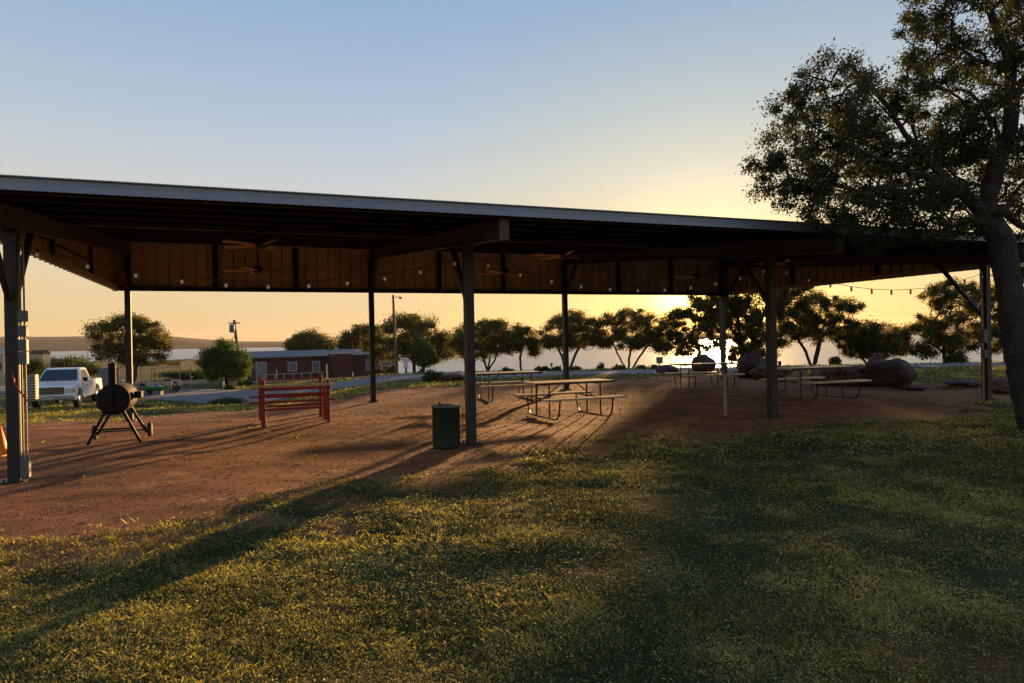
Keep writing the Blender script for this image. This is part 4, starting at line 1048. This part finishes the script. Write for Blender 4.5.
# pebbles and clods on the dirt
def pebbles(seed, n):
    rs = np.random.RandomState(seed)
    y = 5 + 18 * rs.rand(n) ** 1.2; x = (rs.rand(n) * 2 - 1) * y * .8
    g = grassmask(x, y); k = (g < .6) & (rs.rand(n) < .4 + 1.2 * np.clip(vnoise(x, y, 1.1) + .3, 0, 1)); x, y = x[k], y[k]; n = len(x)
    z = hgt(x, y); s = .004 + .014 * rs.rand(n) ** 5 + .0003 * y
    o6 = np.array([[1, 0, 0], [0, 1, 0], [-1, 0, 0], [0, -1, 0], [0, 0, .7], [0, 0, -.4]])
    V = np.stack([x, y, z], -1)[:, None] + o6[None] * s[:, None, None] * (.6 + .8 * rs.rand(n, 6, 1))
    f = np.array([[0, 1, 4], [1, 2, 4], [2, 3, 4], [3, 0, 4], [1, 0, 5], [2, 1, 5], [3, 2, 5], [0, 3, 5]])
    Fq = (np.arange(n) * 6)[:, None, None] + f[None]
    return tag(np_mesh('gravel', V.reshape(-1, 3), Fq.reshape(-1, 3), M['pebble']), 'loose gravel and clods scattered over the red dirt', 'gravel', kind='stuff')
M['pebble'] = mat('reddish_gravel', (.30, .17, .11), .9, 0, .35, 3, spec=.2)
pebbles(8, 55000)

# ------------------------------------------------------------------ haze
HAZE = 0.00006
if HAZE:
    hz_ = MB().box((0, 1400, 20), (5600, 3100, 64)).build('haze', M['wire']); hz_.data.materials.clear()
    m, nt, N, L = newmat('evening_haze'); out = N.new('ShaderNodeOutputMaterial'); v = N.new('ShaderNodeVolumePrincipled')
    v.inputs['Color'].default_value = (.93, .88, .84, 1); v.inputs['Density'].default_value = HAZE; v.inputs['Anisotropy'].default_value = .35
    L.new(v.outputs[0], out.inputs['Volume']); hz_.data.materials.append(m); tag(hz_, kind='stuff')
    hz_.display_type = 'WIRE'

# ------------------------------------------------------------------ sky and sun
SUN_AZ = math.atan((713 - 512) / F); SUN_EL = R(5.6)
w = bpy.data.worlds.new('World'); scene.world = w; w.use_nodes = True; nt = w.node_tree; N = nt.nodes; L = nt.links; N.clear()
out = N.new('ShaderNodeOutputWorld'); bg = N.new('ShaderNodeBackground'); sky = N.new('ShaderNodeTexSky'); sky.sky_type = 'NISHITA'
sky.sun_disc = False; sky.sun_elevation = SUN_EL; sky.sun_rotation = SUN_AZ; sky.altitude = 0; sky.air_density = 1.0; sky.dust_density = 1.5; sky.ozone_density = 1.5

EXPO = 1.5
def lin(c): return tuple(((v / 255 + .055) / 1.055) ** 2.4 if v > 10 else v / 255 / 12.92 for v in c)
tc = N.new('ShaderNodeTexCoord'); nrm = N.new('ShaderNodeVectorMath'); nrm.operation = 'NORMALIZE'; L.new(tc.outputs['Generated'], nrm.inputs[0])
sep = N.new('ShaderNodeSeparateXYZ'); L.new(nrm.outputs[0], sep.inputs[0])
def ramp_(inp, pts):
    r = N.new('ShaderNodeValToRGB'); L.new(inp, r.inputs[0]); e = r.color_ramp.elements
    e[0].position, e[0].color = pts[0][0], (*pts[0][1], 1); e[1].position, e[1].color = pts[1][0], (*pts[1][1], 1)
    for p_, c_ in pts[2:]:
        x_ = e.new(p_); x_.color = (*c_, 1)
    return r
SKYS = .10; KS = 1 / (SKYS * 2 ** EXPO)
RC = .1 * KS * 10                       # scale of the evening colours below
sk = [(0, (226, 182, 130)), (1, (104, 138, 190)), (2, (234, 202, 146)), (5, (235, 211, 166)), (9, (224, 213, 185)), (13, (204, 210, 210)), (18, (182, 200, 214)), (26, (150, 180, 212)), (45, (118, 152, 196))]
pts = []
for a_, c_ in sk:
    pos_ = {0: 0., 1: 1.}.get(a_, math.sin(R(a_)))
    c_ = c_ if a_ != 1 else (88, 120, 170)
    pts.append((pos_, lin(c_)))
rp = ramp_(sep.outputs[2], pts)
# brighter towards the sun, dimmer in the opposite half of the sky
dt = N.new('ShaderNodeVectorMath'); dt.operation = 'DOT_PRODUCT'; L.new(nrm.outputs[0], dt.inputs[0])
dt.inputs[1].default_value = (math.sin(SUN_AZ) * math.cos(R(3.2)), math.cos(SUN_AZ) * math.cos(R(3.2)), math.sin(R(3.2)))
prox = ramp_(dt.outputs['Value'], [(0, (1.05, 1.02, 1.02)), (1, (11., 8.5, 4.)), (.6, (1.0, 1.0, 1.02)), (.88, (.97, .98, 1.03)), (.955, (1.02, .99, .90)), (.98, (1.07, 1.02, .87)), (.994, (1.32, 1.18, .92)), (.9983, (3.4, 2.7, 1.4))])
mm = N.new('ShaderNodeMix'); mm.data_type = 'RGBA'; mm.blend_type = 'MULTIPLY'; mm.inputs[0].default_value = 1; mm.clamp_result = False
L.new(rp.outputs[0], mm.inputs[6]); L.new(prox.outputs[0], mm.inputs[7])
sc_ = N.new('ShaderNodeVectorMath'); sc_.operation = 'SCALE'; L.new(mm.outputs[2], sc_.inputs[0]); sc_.inputs['Scale'].default_value = KS * .92
sn = N.new('ShaderNodeVectorMath'); sn.operation = 'SCALE'; L.new(sky.outputs[0], sn.inputs[0]); sn.inputs['Scale'].default_value = .04
ad = N.new('ShaderNodeVectorMath'); ad.operation = 'ADD'; L.new(sc_.outputs[0], ad.inputs[0]); L.new(sn.outputs[0], ad.inputs[1])
L.new(ad.outputs[0], bg.inputs[0]); bg.inputs[1].default_value = SKYS; L.new(bg.outputs[0], out.inputs[0])
ld = bpy.data.lights.new('sun', 'SUN'); ld.energy = 5.0; ld.angle = R(.9); ld.color = (1, .56, .22)
so = bpy.data.objects.new('sun', ld); COL.objects.link(so)
sd = Vector((math.sin(SUN_AZ) * math.cos(SUN_EL), math.cos(SUN_AZ) * math.cos(SUN_EL), math.sin(SUN_EL)))
so.rotation_euler = sd.to_track_quat('Z', 'Y').to_euler(); so.location = (0, 0, 30)

scene.view_settings.view_transform = 'Standard'; scene.view_settings.look = 'None'
scene.view_settings.exposure = EXPO; scene.view_settings.gamma = 1
scene.render.engine = 'CYCLES'
scene.cycles.max_bounces = 8; scene.cycles.diffuse_bounces = 4; scene.cycles.transparent_max_bounces = 4; scene.cycles.volume_bounces = 0
scene.cycles.sample_clamp_indirect = 6; scene.cycles.use_denoising = True; scene.cycles.caustics_reflective = False; scene.cycles.caustics_refractive = False
